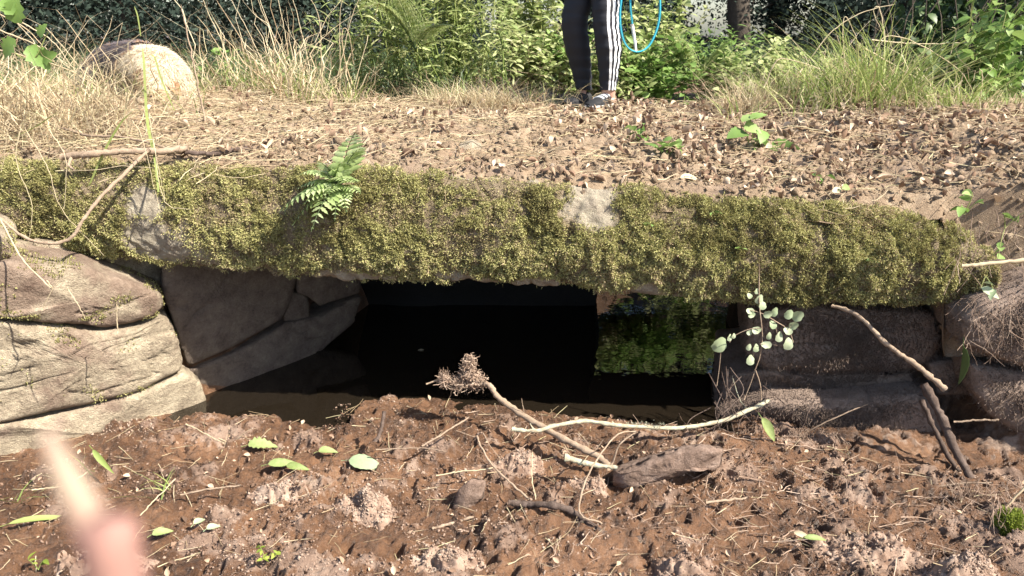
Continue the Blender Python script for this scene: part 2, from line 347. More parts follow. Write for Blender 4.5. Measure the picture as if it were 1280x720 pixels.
pxg = np.repeat(pxs, nv); vg = np.tile(np.arange(nv)/NF, nu)
# bare lichen-grey patches (pixel column, share down the face, size)
def bare(px, v):
    m = np.zeros_like(px); q = np.stack([px/45, v*3, 0*px], 1); px = px+26*fbm(q, 1., 3, 203); v = v+.20*fbm(q, 1., 3, 204)
    for cx, cv, rx, rv in ((210, .80, 62, .30), (733, .12, 34, .32), (190, .45, 25, .2), (640, .98, 110, .07), (430, .95, 60, .06), (350, .99, 120, .05), (800, .97, 60, .05)):
        m = np.maximum(m, 1.25-np.sqrt(((px-cx)/rx)**2+((v-cv)/rv)**2))
    return np.clip(m*1.6, 0, 1)
bz = bare(pxg, vg)
sb = Buf(); sb.add(G2, F, r=.5+.5*fbm(G2, .2, 3, 45), z=np.where(vg <= 1.02, 1-bz, .2))
# end caps
for e in (0, nu-1):
    c = G2.reshape(nu, nv, 3)[e]; i = np.arange(nv); tri = np.stack([i, (i+1) % nv, np.full(nv, nv)], 1); sb.add(np.vstack([c, c.mean(0)]), None, tri, z=1.)
slab = tag(build('stone_slab', sb, M['granite']), 'long horizontal granite slab spanning the stream opening, front face covered in moss', 'stone slab')
# moss tufts on the face
def mossbuf(P, Nn, dens_px, v, n):
    pass
mb = Buf(); G3 = G2.reshape(nu, nv, 3); n = 330000
iu = rng.integers(0, nu, n); iv = (U(-.10, 1.0, n)*NF).astype(int); iv = np.where(iv < 0, nv+iv, iv)
Pm = G3[iu, iv]+rng.normal(0, .003, (n, 3)); Nm = N0[iu, iv]; vv = np.where(iv > NF, 0, iv/NF)
dn = fbm(Pm, .10, 4, 51)+.35*fbm(Pm, .5, 2, 52); g3 = fbm(Pm, .030, 3, 54); dn = dn+.10-.5*sstep(.05, .3, -g3); live = dn > -.12+U(-.16, .16, n); keep = (live | (U(0, 1, n) < .34*(.4+1.2*(fbm(Pm, .04, 2, 59) > 0)))) & (U(0, 1, n) > bare(pxs[iu], vv)*1.1)
g3k = g3[keep]; lv = live[keep]; Pm, Nm, dn, vv, iu = Pm[keep], Nm[keep], dn[keep], vv[keep], iu[keep]; n = len(Pm)
thick = np.clip(dn+.25, .05, .6)
Pm = Pm+Nm*(U(0, 1, n)**.6*thick*.028*(.25+1.2*np.clip(g3k*1.6+.4, 0, 1)))[:, None]
tn = .95*sstep(-.30, .16, fbm(Pm, .20, 4, 57)+.12*sstep(250, 450, pxs[iu])*sstep(760, 600, pxs[iu])); rn = np.clip((.30+.35*fbm(Pm, .05, 3, 53)+.10*sstep(.3, 0, vv))*(1-tn)+tn*(.76+.1*fbm(Pm, .03, 2, 58))+rng.normal(0, .11, n)+.35*(U(0, 1, n) > .93), 0, 1); rn = np.where(lv, rn, np.where(U(0, 1, n) < .35, U(0, .2, n), U(.66, .98, n)))
for rep in range(2):
    nn = Nm*.9+rng.normal(0, .65, (n, 3))+np.array([0, -.1, .25]); nn /= np.linalg.norm(nn, axis=1, keepdims=True)
    sd = np.cross(nn, rng.normal(0, 1, (n, 3))); sd /= np.linalg.norm(sd, axis=1, keepdims=True)+1e-9
    Lg = U(.0035, .009, n)*np.where(lv, 1, .75); pth = Pm[:, None]+nn[:, None]*(np.array([0, .55, 1])[None, :, None]*Lg[:, None, None])
    pth[:, 2] += rng.normal(0, .0018, (n, 3))
    strips(mb, pth, np.stack([U(.0014, .0026, n), U(.0018, .0036, n), U(.0004, .001, n)], 1), sd, np.clip(rn+rng.normal(0, .07, n), 0, 1))
mo = build('moss', mb, M['moss'], slab); tag(mo, kind='stuff')
# hanging threads of dead moss along the lower edge
# second roof slab behind it
def loftbox(name, pts_front, depth, m, label, cat, parent=None, **k): pass

# ------------------------------------------------------------------ stones from an outline
def rock(px, Yf, depth, m, label=None, bulge=.05, seed=0, amp=1., push=0., name='stone', cat='stone', group='stones of the stream walls', dirt=0., strat=0., ax=(0, 1, 0), res=.009, zf=None, parent=None):
    pts = []
    for a, b in px:
        Yv = Yf(a) if callable(Yf) else Yf
        pts.append(at(a, b, Yv+push))
    pts = np.array(pts); c = pts.mean(0)
    seg = np.linalg.norm(np.roll(pts, -1, 0)-pts, axis=1); Lt = seg.sum(); nth = int(np.clip(Lt/res, 60, 360)); cum = np.concatenate([[0], np.cumsum(seg)])
    u = np.arange(nth)/nth*Lt; PP = np.vstack([pts, pts[:1]]); ring = np.stack([np.interp(u, cum, PP[:, k]) for k in range(3)], 1)
    for _ in range(1): ring = .25*np.roll(ring, 1, 0)+.5*ring+.25*np.roll(ring, -1, 0)
    size = Lt/4; nr = int(np.clip(size*.5/res, 10, 60)); ax = np.array(ax, float)
    V = []; 
    for s in np.linspace(.0, 1, nr)[1:]:
        e = 1-(1-s)**1.0; q = c+(ring-c)*e; q = q-ax*(bulge*(1-s**14))+ax*(.02*(s-.5)); V.append(q)
    nd = max(6, int(depth/res/1.5))
    for s in np.linspace(0, 1, nd)[1:]:
        q = ring+ax*(depth*s); sh = 1-.10*s**2; V.append(c+ax*depth*s+(ring-c)*sh)
    for s in (.6, .25): V.append(c+ax*depth+(ring-c)*.9*s)
    V = np.array(V); nv_, nt_ = V.shape[:2]
    n = normals(V.reshape(-1, 3), nv_, nt_); 
    if (n[nr-3].reshape(-1, 3)@ax).mean() > 0: n = -n
    f = V.reshape(-1, 3); ff = f*np.array([1, 1, 1+strat*2.5])+seed*3.1
    g_ = fbm(ff*np.array([.7, .7, 1.]), .22, 2, 60); ff2 = f*np.array([.5, .5, 1.+strat*2])+seed*2.7
    dd = amp*(.014*g_+.005*(np.floor(fbm(ff2, .12, 3, 66)*5)/5)+.006*fbm(f, .05, 5, 61, gain=.8)-.009*sstep(.025, 0, np.abs(fbm(ff2, .26, 3, 63))))
    n = n.copy().reshape(nv_, nt_, 3); n[:5] = -ax; n[5:9] = n[5:9]*.5-ax*.5; k5 = np.linspace(0, 1, 6)[:, None]; dd = dd.reshape(nv_, nt_); dd[:6] = dd[5].mean()*(1-k5)+dd[:6]*k5; dd = dd.ravel()
    f2 = f+n.reshape(-1, 3)*dd[:, None]
    b = Buf(); zn = np.clip(dirt+.9*fbm(f2, .12, 3, 64)*(dirt > 0), 0, 1) if dirt else 0.
    cc = f2[:nt_].mean(0)[None]
    allv = np.vstack([f2, cc, (c+ax*depth)[None]]); k = nv_*nt_; i = np.arange(nt_)
    tri = np.vstack([np.stack([np.full(nt_, k), i, (i+1) % nt_], 1), np.stack([np.full(nt_, k+1), (nv_-1)*nt_+(i+1) % nt_, (nv_-1)*nt_+i], 1)])
    if np.ndim(zn): zn = np.concatenate([zn, [0, 0]])
    b.add(allv, grid_faces(nv_, nt_, close_v=True), tri, r=np.concatenate([.5+.5*fbm(f2, .25, 3, 65), [.5, .5]]), z=zn)
    o = build(name, b, m, parent)
    if label: tag(o, label, cat, group)
    return o, f2.reshape(nv_, nt_, 3), n, nr
YL = lambda a: float(np.interp(a, [-60, 0, 200, 260, 370, 445, 520], [2.10, 2.16, 2.50, 2.64, 2.95, 3.2, 3.4]))
YR = lambda a: float(np.interp(a, [880, 950, 1170, 1280, 1400], [2.62, 2.52, 2.44, 2.22, 2.1]))
axL = (-.45, .85, .0)
rk = {}
rk['A'] = rock([(-60,345),(0,328),(60,330),(110,336),(165,353),(203,370),(208,385),(195,398),(165,407),(130,410),(60,402),(0,396),(-60,396)], YL, .45, M['rockL'], 'flat soil-covered stone lying topmost on the left bank under the slab', bulge=0.020, seed=1, dirt=.75, ax=axL, strat=.6)
rk['A2'] = rock([(40,300),(130,305),(205,330),(212,372),(150,366),(80,340),(40,335)], lambda a: YL(a)+.2, .35, M['rockL'], 'narrow shaded stone wedged between the slab and the topmost left stone', bulge=0.012, seed=2, ax=axL)
rk['B'] = rock([(-60,400),(0,402),(60,408),(130,414),(168,410),(200,399),(213,402),(229,450),(224,464),(180,487),(100,507),(40,522),(0,530),(-60,538)], YL, .5, M['rockL'], 'large sunlit tan stone in the middle of the left wall', bulge=0.020, seed=3, dirt=.25, ax=axL, strat=1.)
rk['C'] = rock([(-60,545),(0,532),(100,511),(180,491),(230,468),(251,482),(259,503),(205,523),(150,548),(110,568),(60,600),(0,625),(-60,640)], YL, .5, M['rockL'], 'long pale stone at the foot of the left wall touching the mud', bulge=0.016, seed=4, dirt=.12, ax=axL)
rk['D'] = rock([(206,325),(300,320),(372,326),(374,345),(356,400),(330,415),(290,437),(240,459),(232,457),(215,400),(205,365)], lambda a: YL(a)+.07, .45, M['rockShaded'], 'big half-shaded stone inside the left side of the opening', bulge=0.020, seed=5, ax=axL, dirt=.15)
rk['E'] = rock([(232,465),(290,441),(340,416),(356,403),(400,395),(440,374),(452,372),(444,402),(400,445),(335,482),(262,512),(250,486)], lambda a: YL(a)+.07, .4, M['rockShaded'], 'low shaded stone at the waterline inside the left side of the opening', bulge=0.016, seed=6, ax=axL)
rk['F'] = rock([(352,370),(384,366),(388,404),(354,404)], lambda a: YL(a)+.10, .25, M['rockShaded'], 'small squarish block deep inside the left wall', bulge=0.008, seed=7, ax=axL, amp=.5)
rk['G'] = rock([(374,322),(455,325),(450,366),(400,384),(386,372),(372,366)], lambda a: YL(a)+.05, .35, M['rockShaded'], 'dim flat stone under the slab above the small block', bulge=0.008, seed=8, ax=axL, amp=.7)
rk['H'] = rock([(-60,270),(0,292),(12,305),(16,320),(4,330),(-60,330)], lambda a: 2.2, .3, M['rockL'], 'pale stone corner cut by the frame edge under the slab, far left', bulge=0.008, seed=9, ax=axL, dirt=.2)
axR = (.12, .95, 0)
rk['R1'] = rock([(938,395),(1000,384),(1060,386),(1150,390),(1172,396),(1178,430),(1165,452),(1140,463),(1050,463),(960,460),(934,440)], YR, .5, M['rockR'], 'thick silty block directly beneath the right end of the slab', bulge=0.020, seed=11, ax=axR)
rk['R2'] = rock([(905,470),(960,463),(1060,466),(1140,465),(1152,490),(1080,499),(980,501),(903,503)], lambda a: YR(a)+.02, .5, M['rockR'], 'thin silty stone layer in the middle of the right wall', bulge=0.016, seed=12, ax=axR)
rk['R3'] = rock([(898,520),(960,502),(1060,500),(1150,492),(1172,500),(1182,562),(1100,570),(1050,572),(980,570),(905,566)], lambda a: YR(a)-.08, .5, M['rockR'], 'bulky lower stone of the right wall with roots hanging from its edge', bulge=0.028, seed=13, ax=axR)
rk['R4'] = rock([(1203,400),(1225,380),(1262,366),(1300,345),(1350,345),(1350,455),(1290,463),(1235,445),(1205,432)], lambda a: 2.22, .4, M['rockR'], 'rough stone draped in fine roots right of the slab end', bulge=0.032, seed=15, ax=axR)
rk['R5'] = rock([(1213,455),(1285,466),(1350,470),(1350,548),(1280,545),(1238,520),(1215,490)], lambda a: 2.26, .4, M['rockR'], 'smooth grey stone below the root-draped one at the right edge', bulge=0.020, seed=16, ax=axR, amp=.7)
rk['R6'] = rock([(1100,600),(1150,588),(1220,590),(1300,605),(1350,640),(1350,690),(1250,670),(1170,648),(1105,626)], lambda a: 2.14, .45, M['rockR'], 'half-buried dark stone at the foot of the right bank', bulge=0.024, seed=17, ax=axR)
rk['R7'] = rock([(1160,455),(1200,448),(1216,470),(1214,496),(1172,496)], lambda a: 2.42, .3, M['rockR'], 'small stone filling the gap behind the leaning sticks', bulge=0.012, seed=18, ax=axR, amp=.7)
# stones behind (tunnel): second roof slab, inner side walls, added blocker over the left half of the far end
def boxstone(name, x0, x1, y0, y1, z0, z1, m, label, yaw=0, seed=0, cat='stone', group='stones of the stream walls'):
    n = 26; b = Buf(); fs = []
    V = []; 
    for (o, a1, a2, flip) in (((0,0,0),(1,0,0),(0,1,0),1), ((0,0,1),(1,0,0),(0,1,0),0), ((0,0,0),(1,0,0),(0,0,1),0), ((0,1,0),(1,0,0),(0,0,1),1), ((0,0,0),(0,1,0),(0,0,1),1), ((1,0,0),(0,1,0),(0,0,1),0)):
        s = np.linspace(0, 1, n); A, B_ = np.meshgrid(s, s, indexing='ij'); q = np.array(o)+A[..., None]*np.array(a1)+B_[..., None]*np.array(a2)
        q = q.reshape(-1, 3); c = q-.5; l = np.linalg.norm(c, axis=1, keepdims=True); q = .5+c*(1-.10*np.clip(l-.55, 0, 1)*2)
        q = np.array([x0, y0, z0])+q*np.array([x1-x0, y1-y0, z1-z0]); k = c/(l+1e-9)
        q = q+k*(.03*fbm(q+seed, .25, 3, 70)+.01*fbm(q+seed, .06, 3, 71))[:, None]
        f = grid_faces(n, n); b.add(q, f if flip == 0 else f[:, ::-1])
    o = build(name, b, m); tag(o, label, cat, group); return o
boxstone('stone_slab', -2.6, 2.0, 3.22, 4.16, .60, .90, M['rockTunnelShade'], 'hidden dark roof slab deeper in the tunnel behind the mossy slab', seed=3, cat='stone slab', group='roof slabs')
boxstone('tunnel_blocker', -1.3, .47, 3.72, 4.15, -.2, .62, M['rockTunnelShade'], 'added near-black stone blocking the far end of the tunnel left of the bright reflection', seed=5, cat='blocker stone', group='tunnel stones')  # unseen, added to keep the left of the far opening black
boxstone('stone', 1.08, 1.45, 2.98, 3.5, -.2, .60, M['rockTunnelShade'], 'dark block lining the right side deep inside the tunnel', seed=8, group='tunnel stones')
boxstone('stone', 1.42, 1.8, 3.45, 4.2, -.2, .60, M['rockTunnelShade'], 'dark block beside the far mouth of the tunnel on the right', seed=9, group='tunnel stones')

# ------------------------------------------------------------------ soil on the deck
def deck_z(x, y, detail=True):
    x = np.asarray(x, float); y = np.asarray(y, float); P = np.stack([x, y, 0*x], 1)
    t = y-deckfront(x); zt = np.interp(x, TE[:, 0], TE[:, 2]); zt = np.where(x > TE[-1, 0], TE[-6, 2]+.02, zt)
    zt = np.interp(x, [TE[0, 0], -1, 0, .8, 1.3, 1.8, 4], [TE[0, 2], np.interp(-1, TE[:, 0], TE[:, 2]), np.interp(0, TE[:, 0], TE[:, 2]), np.interp(.8, TE[:, 0], TE[:, 2]), np.interp(1.3, TE[:, 0], TE[:, 2])+.01, .93, .98])
    flat = .965+.09*sstep(-.6, -2.2, x)*sstep(2.7, 3.2, y)+.05*sstep(.9, 1.9, x)
    k = sstep(0, .75, t); z = zt*(1-k)+flat*k
    z = z+.028*sstep(.02, .14, t)-.0*x
    if detail:
        z = z+sstep(.02, .2, t)*(.034*fbm(P, .32, 3, 81)+.026*fbm(P, .09, 3, 82)+.014*fbm(P, .028, 3, 83)+.006*fbm(P, .011, 2, 88)-.014*sstep(.09, 0, np.abs(fbm(P, .13, 3, 84))))
    z = z-(.05+.5*sstep(1.40, 1.5, x))*sstep(.10, .03, t)
    z = z-.22*sstep(1.90, 2.0, t); e = sstep(4, 5.5, np.abs(x))
    return z*(1-e)+(bank_h(x, y)-.12)*e
dx = axis(-6, 6, -2.6, 2.2, .0075, 1.3); dt = np.concatenate([np.linspace(.035, .5, 80), np.linspace(.51, 1.93, 160), np.linspace(1.94, 2.0, 6)])
Xd, Td = np.meshgrid(dx, dt, indexing='ij'); x = Xd.ravel(); y = Td.ravel()+deckfront(x)+(.045*fbm(np.stack([x, 0*x, 0*x], 1), .15, 4, 205)-.012)*sstep(.3, .03, Td.ravel()); z = deck_z(x, y); P = np.stack([x, y, z], 1)
db = Buf(); db.add(P, grid_faces(len(dx), len(dt)), r=.5+.5*fbm(P, .3, 3, 85), z=np.clip(.25+.8*fbm(P, .22, 3, 86), 0, 1))
tag(build('soil_ground', db, M['soil'], origin=(0, 0, 0)), kind='structure')

# ------------------------------------------------------------------ debris on mud and deck
n = 90000; x = U(-1.9, 1.75, n); y = U(1.2, 2.75, n); z = ground_z(x, y)
PZ = np.stack([x, y, 0*x], 1); k = (z > .008) & (y < np.interp(x, WL[:, 0], WL[:, 1])+.03) & (fbm(PZ, .12, 4, 21)-.05 > U(-.4, .2, n)); k &= np.maximum(np.interp(y, *XL)-x, x-np.interp(y, *XR)) < .1
x, y, z = x[k], y[k], z[k]; n = len(x)
cb = Buf(); S = .0012+.0038*U(0, 1, n)**3+.004*(U(0, 1, n) > .992); crumbs(cb, np.stack([x, y, z+S*.3], 1), S, r=np.clip(.45+.8*fbm(np.stack([x, y, z], 1), .12, 3, 92)+rng.normal(0, .15, n), 0, 1))
tag(build('mud_crumbs', cb, M['crumb'], origin=(0, 0, 0)), 'loose crumbs of drying mud scattered over the stream bed', 'mud crumbs', kind='stuff')
def near_mud(n, x0=-1.75, x1=1.7, y0=1.2, y1=2.65):
    x = U(x0, x1, n); y = U(y0, y1, n); z = ground_z(x, y); k = (z > .012) & (y < np.interp(x, WL[:, 0], WL[:, 1])+.01) & (np.maximum(np.interp(y, *XL)-x, x-np.interp(y, *XR)) < .1)
    return np.stack([x[k], y[k], z[k]], 1)
def twigs(buf, P, L0, L1, r0, r1, up=.12, bend=.12, S=6, sides=4):
    n = len(P); az = U(0, 2*PI, n); L = U(L0, L1, n); t = np.linspace(-.5, .5, S)
    dirv = np.stack([np.cos(az), np.sin(az), rng.normal(0, up, n)], 1); path = P[:, None]+dirv[:, None]*(t[None, :, None]*L[:, None, None])
    w_ = np.cumsum(rng.normal(0, bend, (n, S, 3))*L[:, None, None]/S, 1); w_[:, :, 2] *= .5; path = path+w_
    tubes(buf, path, (U(r0, r1, n)[:, None]*np.linspace(1, .5, S)[None]), sides=sides)
sbf = Buf(); P = near_mud(800); P[:, 2] += .006; twigs(sbf, P, .02, .11, .0006, .0016, up=.18)
tag(build('straw_bits', sbf, M['straw'], origin=(0, 0, 0)), 'short bits of dry straw lying about on the mud', 'straw bits', kind='stuff')
rb = Buf(); P = near_mud(450, .55, 1.7, 1.5, 2.65); P[:, 2] += .008; twigs(rb, P, .03, .14, .0007, .002, up=.2, bend=.25)
P = near_mud(200, -.2, .7, 1.3, 2.5); P[:, 2] += .006; twigs(rb, P, .02, .08, .0007, .0018, up=.2, bend=.25)
tag(build('root_bits', rb, M['root'], origin=(0, 0, 0)), 'fine torn rootlets lying in the mud', 'root bits', kind='stuff')
lb = Buf(); P = near_mud(900); n = len(P); P[:, 2] += .003
scatter(lb, *CURL, None, rotm(U(0, 6.3, n), rng.normal(0, .35, n), rng.normal(0, .7, n)), U(.006, .024, n), P, U(0, .72, n))
tag(build('leaf_debris', lb, M['litter'], origin=(0, 0, 0)), 'rotting brown leaf scraps on the wet mud', 'leaf debris', kind='stuff')
x = U(1.35, 2.3, 26000); y = U(1.75, 2.9, 26000); z = ground_z(x, y); k = z > .12; P = np.stack([x, y, z], 1)[k]; n = len(P); cb = Buf(); crumbs(cb, P, .002+.010*U(0, 1, n)**3.5)
bank_t = P[:2600]+np.array([0, 0, .008]); twigs(cb, bank_t, .03, .14, .0007, .0018, up=.6, bend=.3)
tag(build('bank_crumbs', cb, M['soil'], origin=(0, 0, 0)), 'crumbly soil and rootlets on the face of the right bank', 'soil crumbs', kind='stuff')
# deck litter
def on_deck(n, x0=-2.7, x1=2.3, t0=.04, t1=2.1, p=1.):
    x = U(x0, x1, n); t = t0+(t1-t0)*U(0, 1, n)**p; y = t+deckfront(x); return np.stack([x, y, deck_z(x, y)], 1)
cb = Buf(); P = on_deck(60000, p=1.2); k = fbm(P, .25, 3, 93) > U(-.5, .3, len(P)); P = P[k]; n = len(P); S = .002+.013*U(0, 1, n)**4+.016*(U(0, 1, n) > .988)
crumbs(cb, P+np.array([0, 0, .002]), S); tag(build('soil_crumbs', cb, M['soil'], origin=(0, 0, 0)), 'dry crumbly earth scattered on top of the stone bridge', 'soil crumbs', kind='stuff')
lb = Buf(); P = on_deck(9500, x0=-2.6); kx = sstep(-1.6, .6, P[:, 0])*.8+.2; P = P[(U(0, 1, len(P)) < kx) & (fbm(P, .35, 3, 94) > U(-.38, .25, len(P)))]; n = len(P); P[:, 2] += U(.0, .022, n)
scatter(lb, *CURL, None, rotm(U(0, 6.3, n), rng.normal(0, .5, n), rng.normal(0, .9, n)), np.stack([U(.008, .026, n)+.035*U(0, 1, n)**5, U(.008, .028, n)+.03*U(0, 1, n)**4, U(.02, .09, n)], 1), P, U(0, 1, n))
tag(build('leaf_litter', lb, M['litter'], origin=(0, 0, 0)), 'curled dead leaves covering the top of the stone bridge', 'leaf litter', kind='stuff')
sbf = Buf(); P = on_deck(9000, x0=-2.7); k = U(0, 1, len(P)) < .45+.55*sstep(.3, -1.2, P[:, 0]); P = P[k]; P[:, 2] += U(.004, .03, len(P)); twigs(sbf, P, .05, .26, .0007, .0018, up=.13, bend=.5)
tag(build('straw_litter', sbf, M['straw'], origin=(0, 0, 0)), 'flattened dry grass stalks strewn over the bridge top', 'straw', kind='stuff')

# ------------------------------------------------------------------ grass
def tuft(buf, cx, cy, rad, n, h0, h1, w0=.003, w1=.006, lean=.35, droop=.4, az=None, zf=None, rr=None, kink=0., seg=6):
    a = U(0, 6.3, n); q = rad*U(0, 1, n)**.6; x = cx+q*np.cos(a); y = cy+q*np.sin(a)*.8
    z = (zf or top_z)(x, y)
    blades(buf, np.stack([x, y, z-.01], 1), U(h0, h1, n), U(w0, w1, n), U(0, lean, n), seg, droop, az=(a+rng.normal(0, .7, n)) if az is None else az+rng.normal(0, .6, n), r=rr(n) if rr else None, kink=kink)
def top_z(x, y):
    return np.where((y-deckfront(x) < 2.3) & (np.abs(x) < 4.5), deck_z(x, y, False), ground_z(x, y, False))
def gx_(px, Y): return (px-640)/FPX*Y*1.02
straw = Buf(); green = Buf()
# straw mound at left, from the slab edge back past the dog
for i in range(46):
    px = rng.uniform(-120, 200); Y = rng.uniform(2.75, 3.9); tuft(straw, gx_(px, Y)*1.0, Y, .16, 34, .10, .36, .0025, .006, 1.1, 1.0, seg=8, kink=.22)
for i in range(16):
    px = rng.uniform(-100, 260); Y = rng.uniform(3.3, 3.8); tuft(green, gx_(px, Y), Y, .10, 14, .08, .22, .003, .006, .6, .6)
# tall dry grass behind, px 260..450
for i in range(30):
    px = rng.uniform(255, 440); Y = rng.uniform(4.0, 4.9); tuft(straw, gx_(px, Y), Y, .14, 20, .12, .42, .004, .008, .7, .7, kink=.16, seg=8)
    tuft(green, gx_(px, Y), Y, .12, 12, .10, .28, .005, .010, .6, .7)
for i in range(9):
    px = rng.uniform(280, 420); Y = rng.uniform(4.0, 4.7); tuft(straw, gx_(px, Y), Y, .10, 10, .40, .80, .005, .008, .55, .35, kink=.10, seg=9)
for i in range(26):
    px = rng.uniform(380, 720); Y = rng.uniform(4.3, 4.9); tuft(green, gx_(px, Y), Y, .14, 26, .06, .22, .004, .007, .5, .5)
    tuft(straw, gx_(px, Y-.2), Y-.2, .14, 40, .05, .20, .002, .0045, 1.0, .9, kink=.12)
for i in range(14):
    px = rng.uniform(560, 650); Y = rng.uniform(4.0, 4.3); tuft(straw, gx_(px, Y), Y, .10, 60, .06, .20, .002, .004, 1.1, 1.0, kink=.15)
# right clump px 890..1150
for i in range(40):
    px = np.clip(rng.normal(1040, 75), 900, 1200); Y = rng.uniform(3.5, 4.3); h = 1.15-.9*abs(px-1075)/190; h = max(h, .35)
    tuft(green, gx_(px, Y), Y, .13, 24, .12*h, .52*h, .004, .009, .7, .7); tuft(straw, gx_(px, Y), Y, .13, 14, .10, .34*h, .003, .006, .9, .8, kink=.2, seg=8)
for i in range(12):
    px = rng.uniform(895, 960); Y = rng.uniform(3.7, 4.1); tuft(straw, gx_(px, Y), Y, .10, 40, .08, .24, .002, .004, .9, .7, kink=.12)
for i in range(26):
    px = rng.uniform(1130, 1400); Y = rng.uniform(3.4, 4.3); tuft(green, gx_(px, Y), Y, .14, 30, .05, .16, .003, .006, .5, .5); tuft(straw, gx_(px, Y-.2), Y-.2, .14, 14, .05, .15, .002, .004, .9, .7)
tag(build('dry_grass', straw, M['straw'], origin=(0, 0, 0)), 'bleached dry grass matted along the bank top', 'dry grass', kind='stuff')
tag(build('green_grass', green, M['grass'], origin=(0, 0, 0)), 'fresh green grass growing among the dry stalks', 'grass', kind='stuff')
# far meadow
mdw = Buf(); n = 26000; y = 4.9+22*U(0, 1, n)**2; x = U(-1, 1, n)*(1.2+y*.85); k = ~((x > np.interp(y, *XL)-.1) & (x < np.interp(y, *XR)+.1)); x, y = x[k], y[k]; n = len(x)
blades(mdw, np.stack([x, y, ground_z(x, y, False)-.02], 1), U(.1, .4, n), U(.006, .014, n)*(y/6), U(0, .5, n), 4, .5)
tag(build('meadow_grass', mdw, M['leafmid'], origin=(0, 0, 0)), 'rough grass on the banks behind the bridge', 'grass', kind='stuff')
# tall bent dry stalks standing in clumps
def stalk(pts_px, Y, r0=.0035, label=None, m='straw', Ys=None, name='grass_stalk', cat='grass stalk', group='tall dry grass stalks'):
    Ys = Ys or [Y]*len(pts_px); p = np.array([at(a, b, yy) for (a, b), yy in zip(pts_px, Ys)]); c = catmull(p, len(p)*6); c += rng.normal(0, .0012, c.shape)
    b = Buf(); tubes(b, c, np.linspace(r0, r0*.35, len(c)), r=[rng.uniform(.3, .8)], sides=6, rough=.1); o = build(name, b, M[m]); tag(o, label, cat, group if group else None); return o
stalk([(1058,150),(1056,90),(1054,30),(1060,24),(1075,60)], 3.9, label='tall dry stalk snapped over at the top, left side of the right clump')
stalk([(1100,140),(1106,60),(1100,12),(1092,14),(1102,40)], 3.9, label='dry stalk curling into a hook above the right grass clump')
stalk([(1060,150),(1080,100),(1110,45),(1190,80),(1225,130)], 3.8, label='long dry stalk arching down to the right over the grass clump')
stalk([(1000,90),(1040,40),(1080,15),(1120,5)], 3.9, label='thin dry stalk slanting up to the right above the clump')
stalk([(955,110),(968,80),(985,74),(1035,92),(1050,120)], 3.8, label='low bent stalk leaning left out of the right clump')
stalk([(1070,150),(1064,100),(1045,40)], 3.95, label='straight brown stalk in the middle of the right clump')
stalk([(1175,125),(1185,80),(1195,40),(1190,34)], 3.9, label='brown stalk standing alone right of the grass clump')
stalk([(1225,130),(1228,95),(1224,85)], 3.7, label='short thick broken stalk near the ivy')
stalk([(1090,50),(1150,55),(1210,53)], 3.9, label='almost level dry stalk reaching right toward the ivy')
stalk([(1080,60),(1150,100),(1220,140)], 3.8, label='straight dry stalk falling to the lower right beside the clump')
stalk([(262,180),(250,120),(238,60),(226,5)], 3.1, r0=.0055, m='stick', label='slender pale upright stem with knots beside the dog')
stalk([(290,110),(280,60),(262,20),(250,-10)], 4.3, label='dry stalk behind the pale upright stem, leaning left')
stalk([(300,110),(285,80),(262,40),(246,20)], 4.3, label='reddish dry stalk crossing behind the upright stem')
for k_, (a, b, c) in enumerate([(350,300,280),(380,330,318),(395,372,362),(405,398,380),(415,440,455),(370,352,344),(425,425,430)]):
    stalk([(a,130),((a+b)/2,70),(b,20),(c,-15)], 4.4, r0=.003)['label'] = 'tall bleached grass stalk in the clump right of the dog'
stalk([(440,105),(430,70),(428,38),(436,42),(442,80)], 4.3, label='dry stalk folded into a narrow loop left of the herbs')
for k_, (a0, b0, a1, b1, Yv) in enumerate([(-20,30,110,105,3.1),(-20,8,70,80,3.1),(-10,60,140,118,3.0),(10,20,95,90,3.2)]):
    stalk([(a0,b0),((a0+a1)/2+10,(b0+b1)/2-6),(a1,b1)], Yv, r0=.003)['label'] = 'dry stalk leaning in from the left edge over the straw mound'
# grass hanging over the left of the slab
hang = [[(28,150),(20,200),(40,260),(30,330)], [(30,160),(60,210),(78,262),(130,320)], [(165,150),(178,175),(200,262)], [(60,160),(82,200),(80,262)], [(185,140),(196,200),(206,250)], [(12,150),(2,215)], [(190,165),(205,250),(240,262)]]
for q in hang: stalk([(a, b) for a, b in q], 2.4, r0=.0016, group='grass stalks hanging over the slab')['label'] = 'thin dry grass stalk hanging down over the left of the mossy slab'
def blade_thing(pts, Y, wd, label, m='grass', Ys=None):
    Ys = Ys or [Y]*len(pts); c = catmull([at(a, b, yy) for (a, b), yy in zip(pts, Ys)], 22); b = Buf(); t = np.linspace(0, 1, 22)
    strips(b, c[None]-np.array([[[0, .0, 0]]]), (wd*np.sin(PI*(.12+.86*t))**.6)[None], np.array([[.92, .3, .2]]), np.array([.6])); c2 = c+np.array([0, .0012, 0]); 
    return tag(build('green_grass', b, M[m]), label, 'grass')
blade_thing([(198,240),(194,200),(184,150),(180,80),(178,60)], 2.55, .010, 'broad green grass blade standing upright in front of the dog', Ys=[2.36,2.5,2.7,2.75,2.8])
blade_thing([(176,45),(172,20),(168,8)], 2.8, .005, 'thin dark green blade tip rising above the dog')
blade_thing([(218,138),(202,100),(192,70),(180,72)], 2.9, .006, 'green blade bent over in front of the dog')
blade_thing([(110,235),(130,190),(150,155),(165,140)], 2.5, .010, 'green blade arching over the straw at the slab edge, leaning left')
blade_thing([(20,170),(45,158),(72,140)], 2.6, .012, 'green blade lying flat on the straw at the far left')

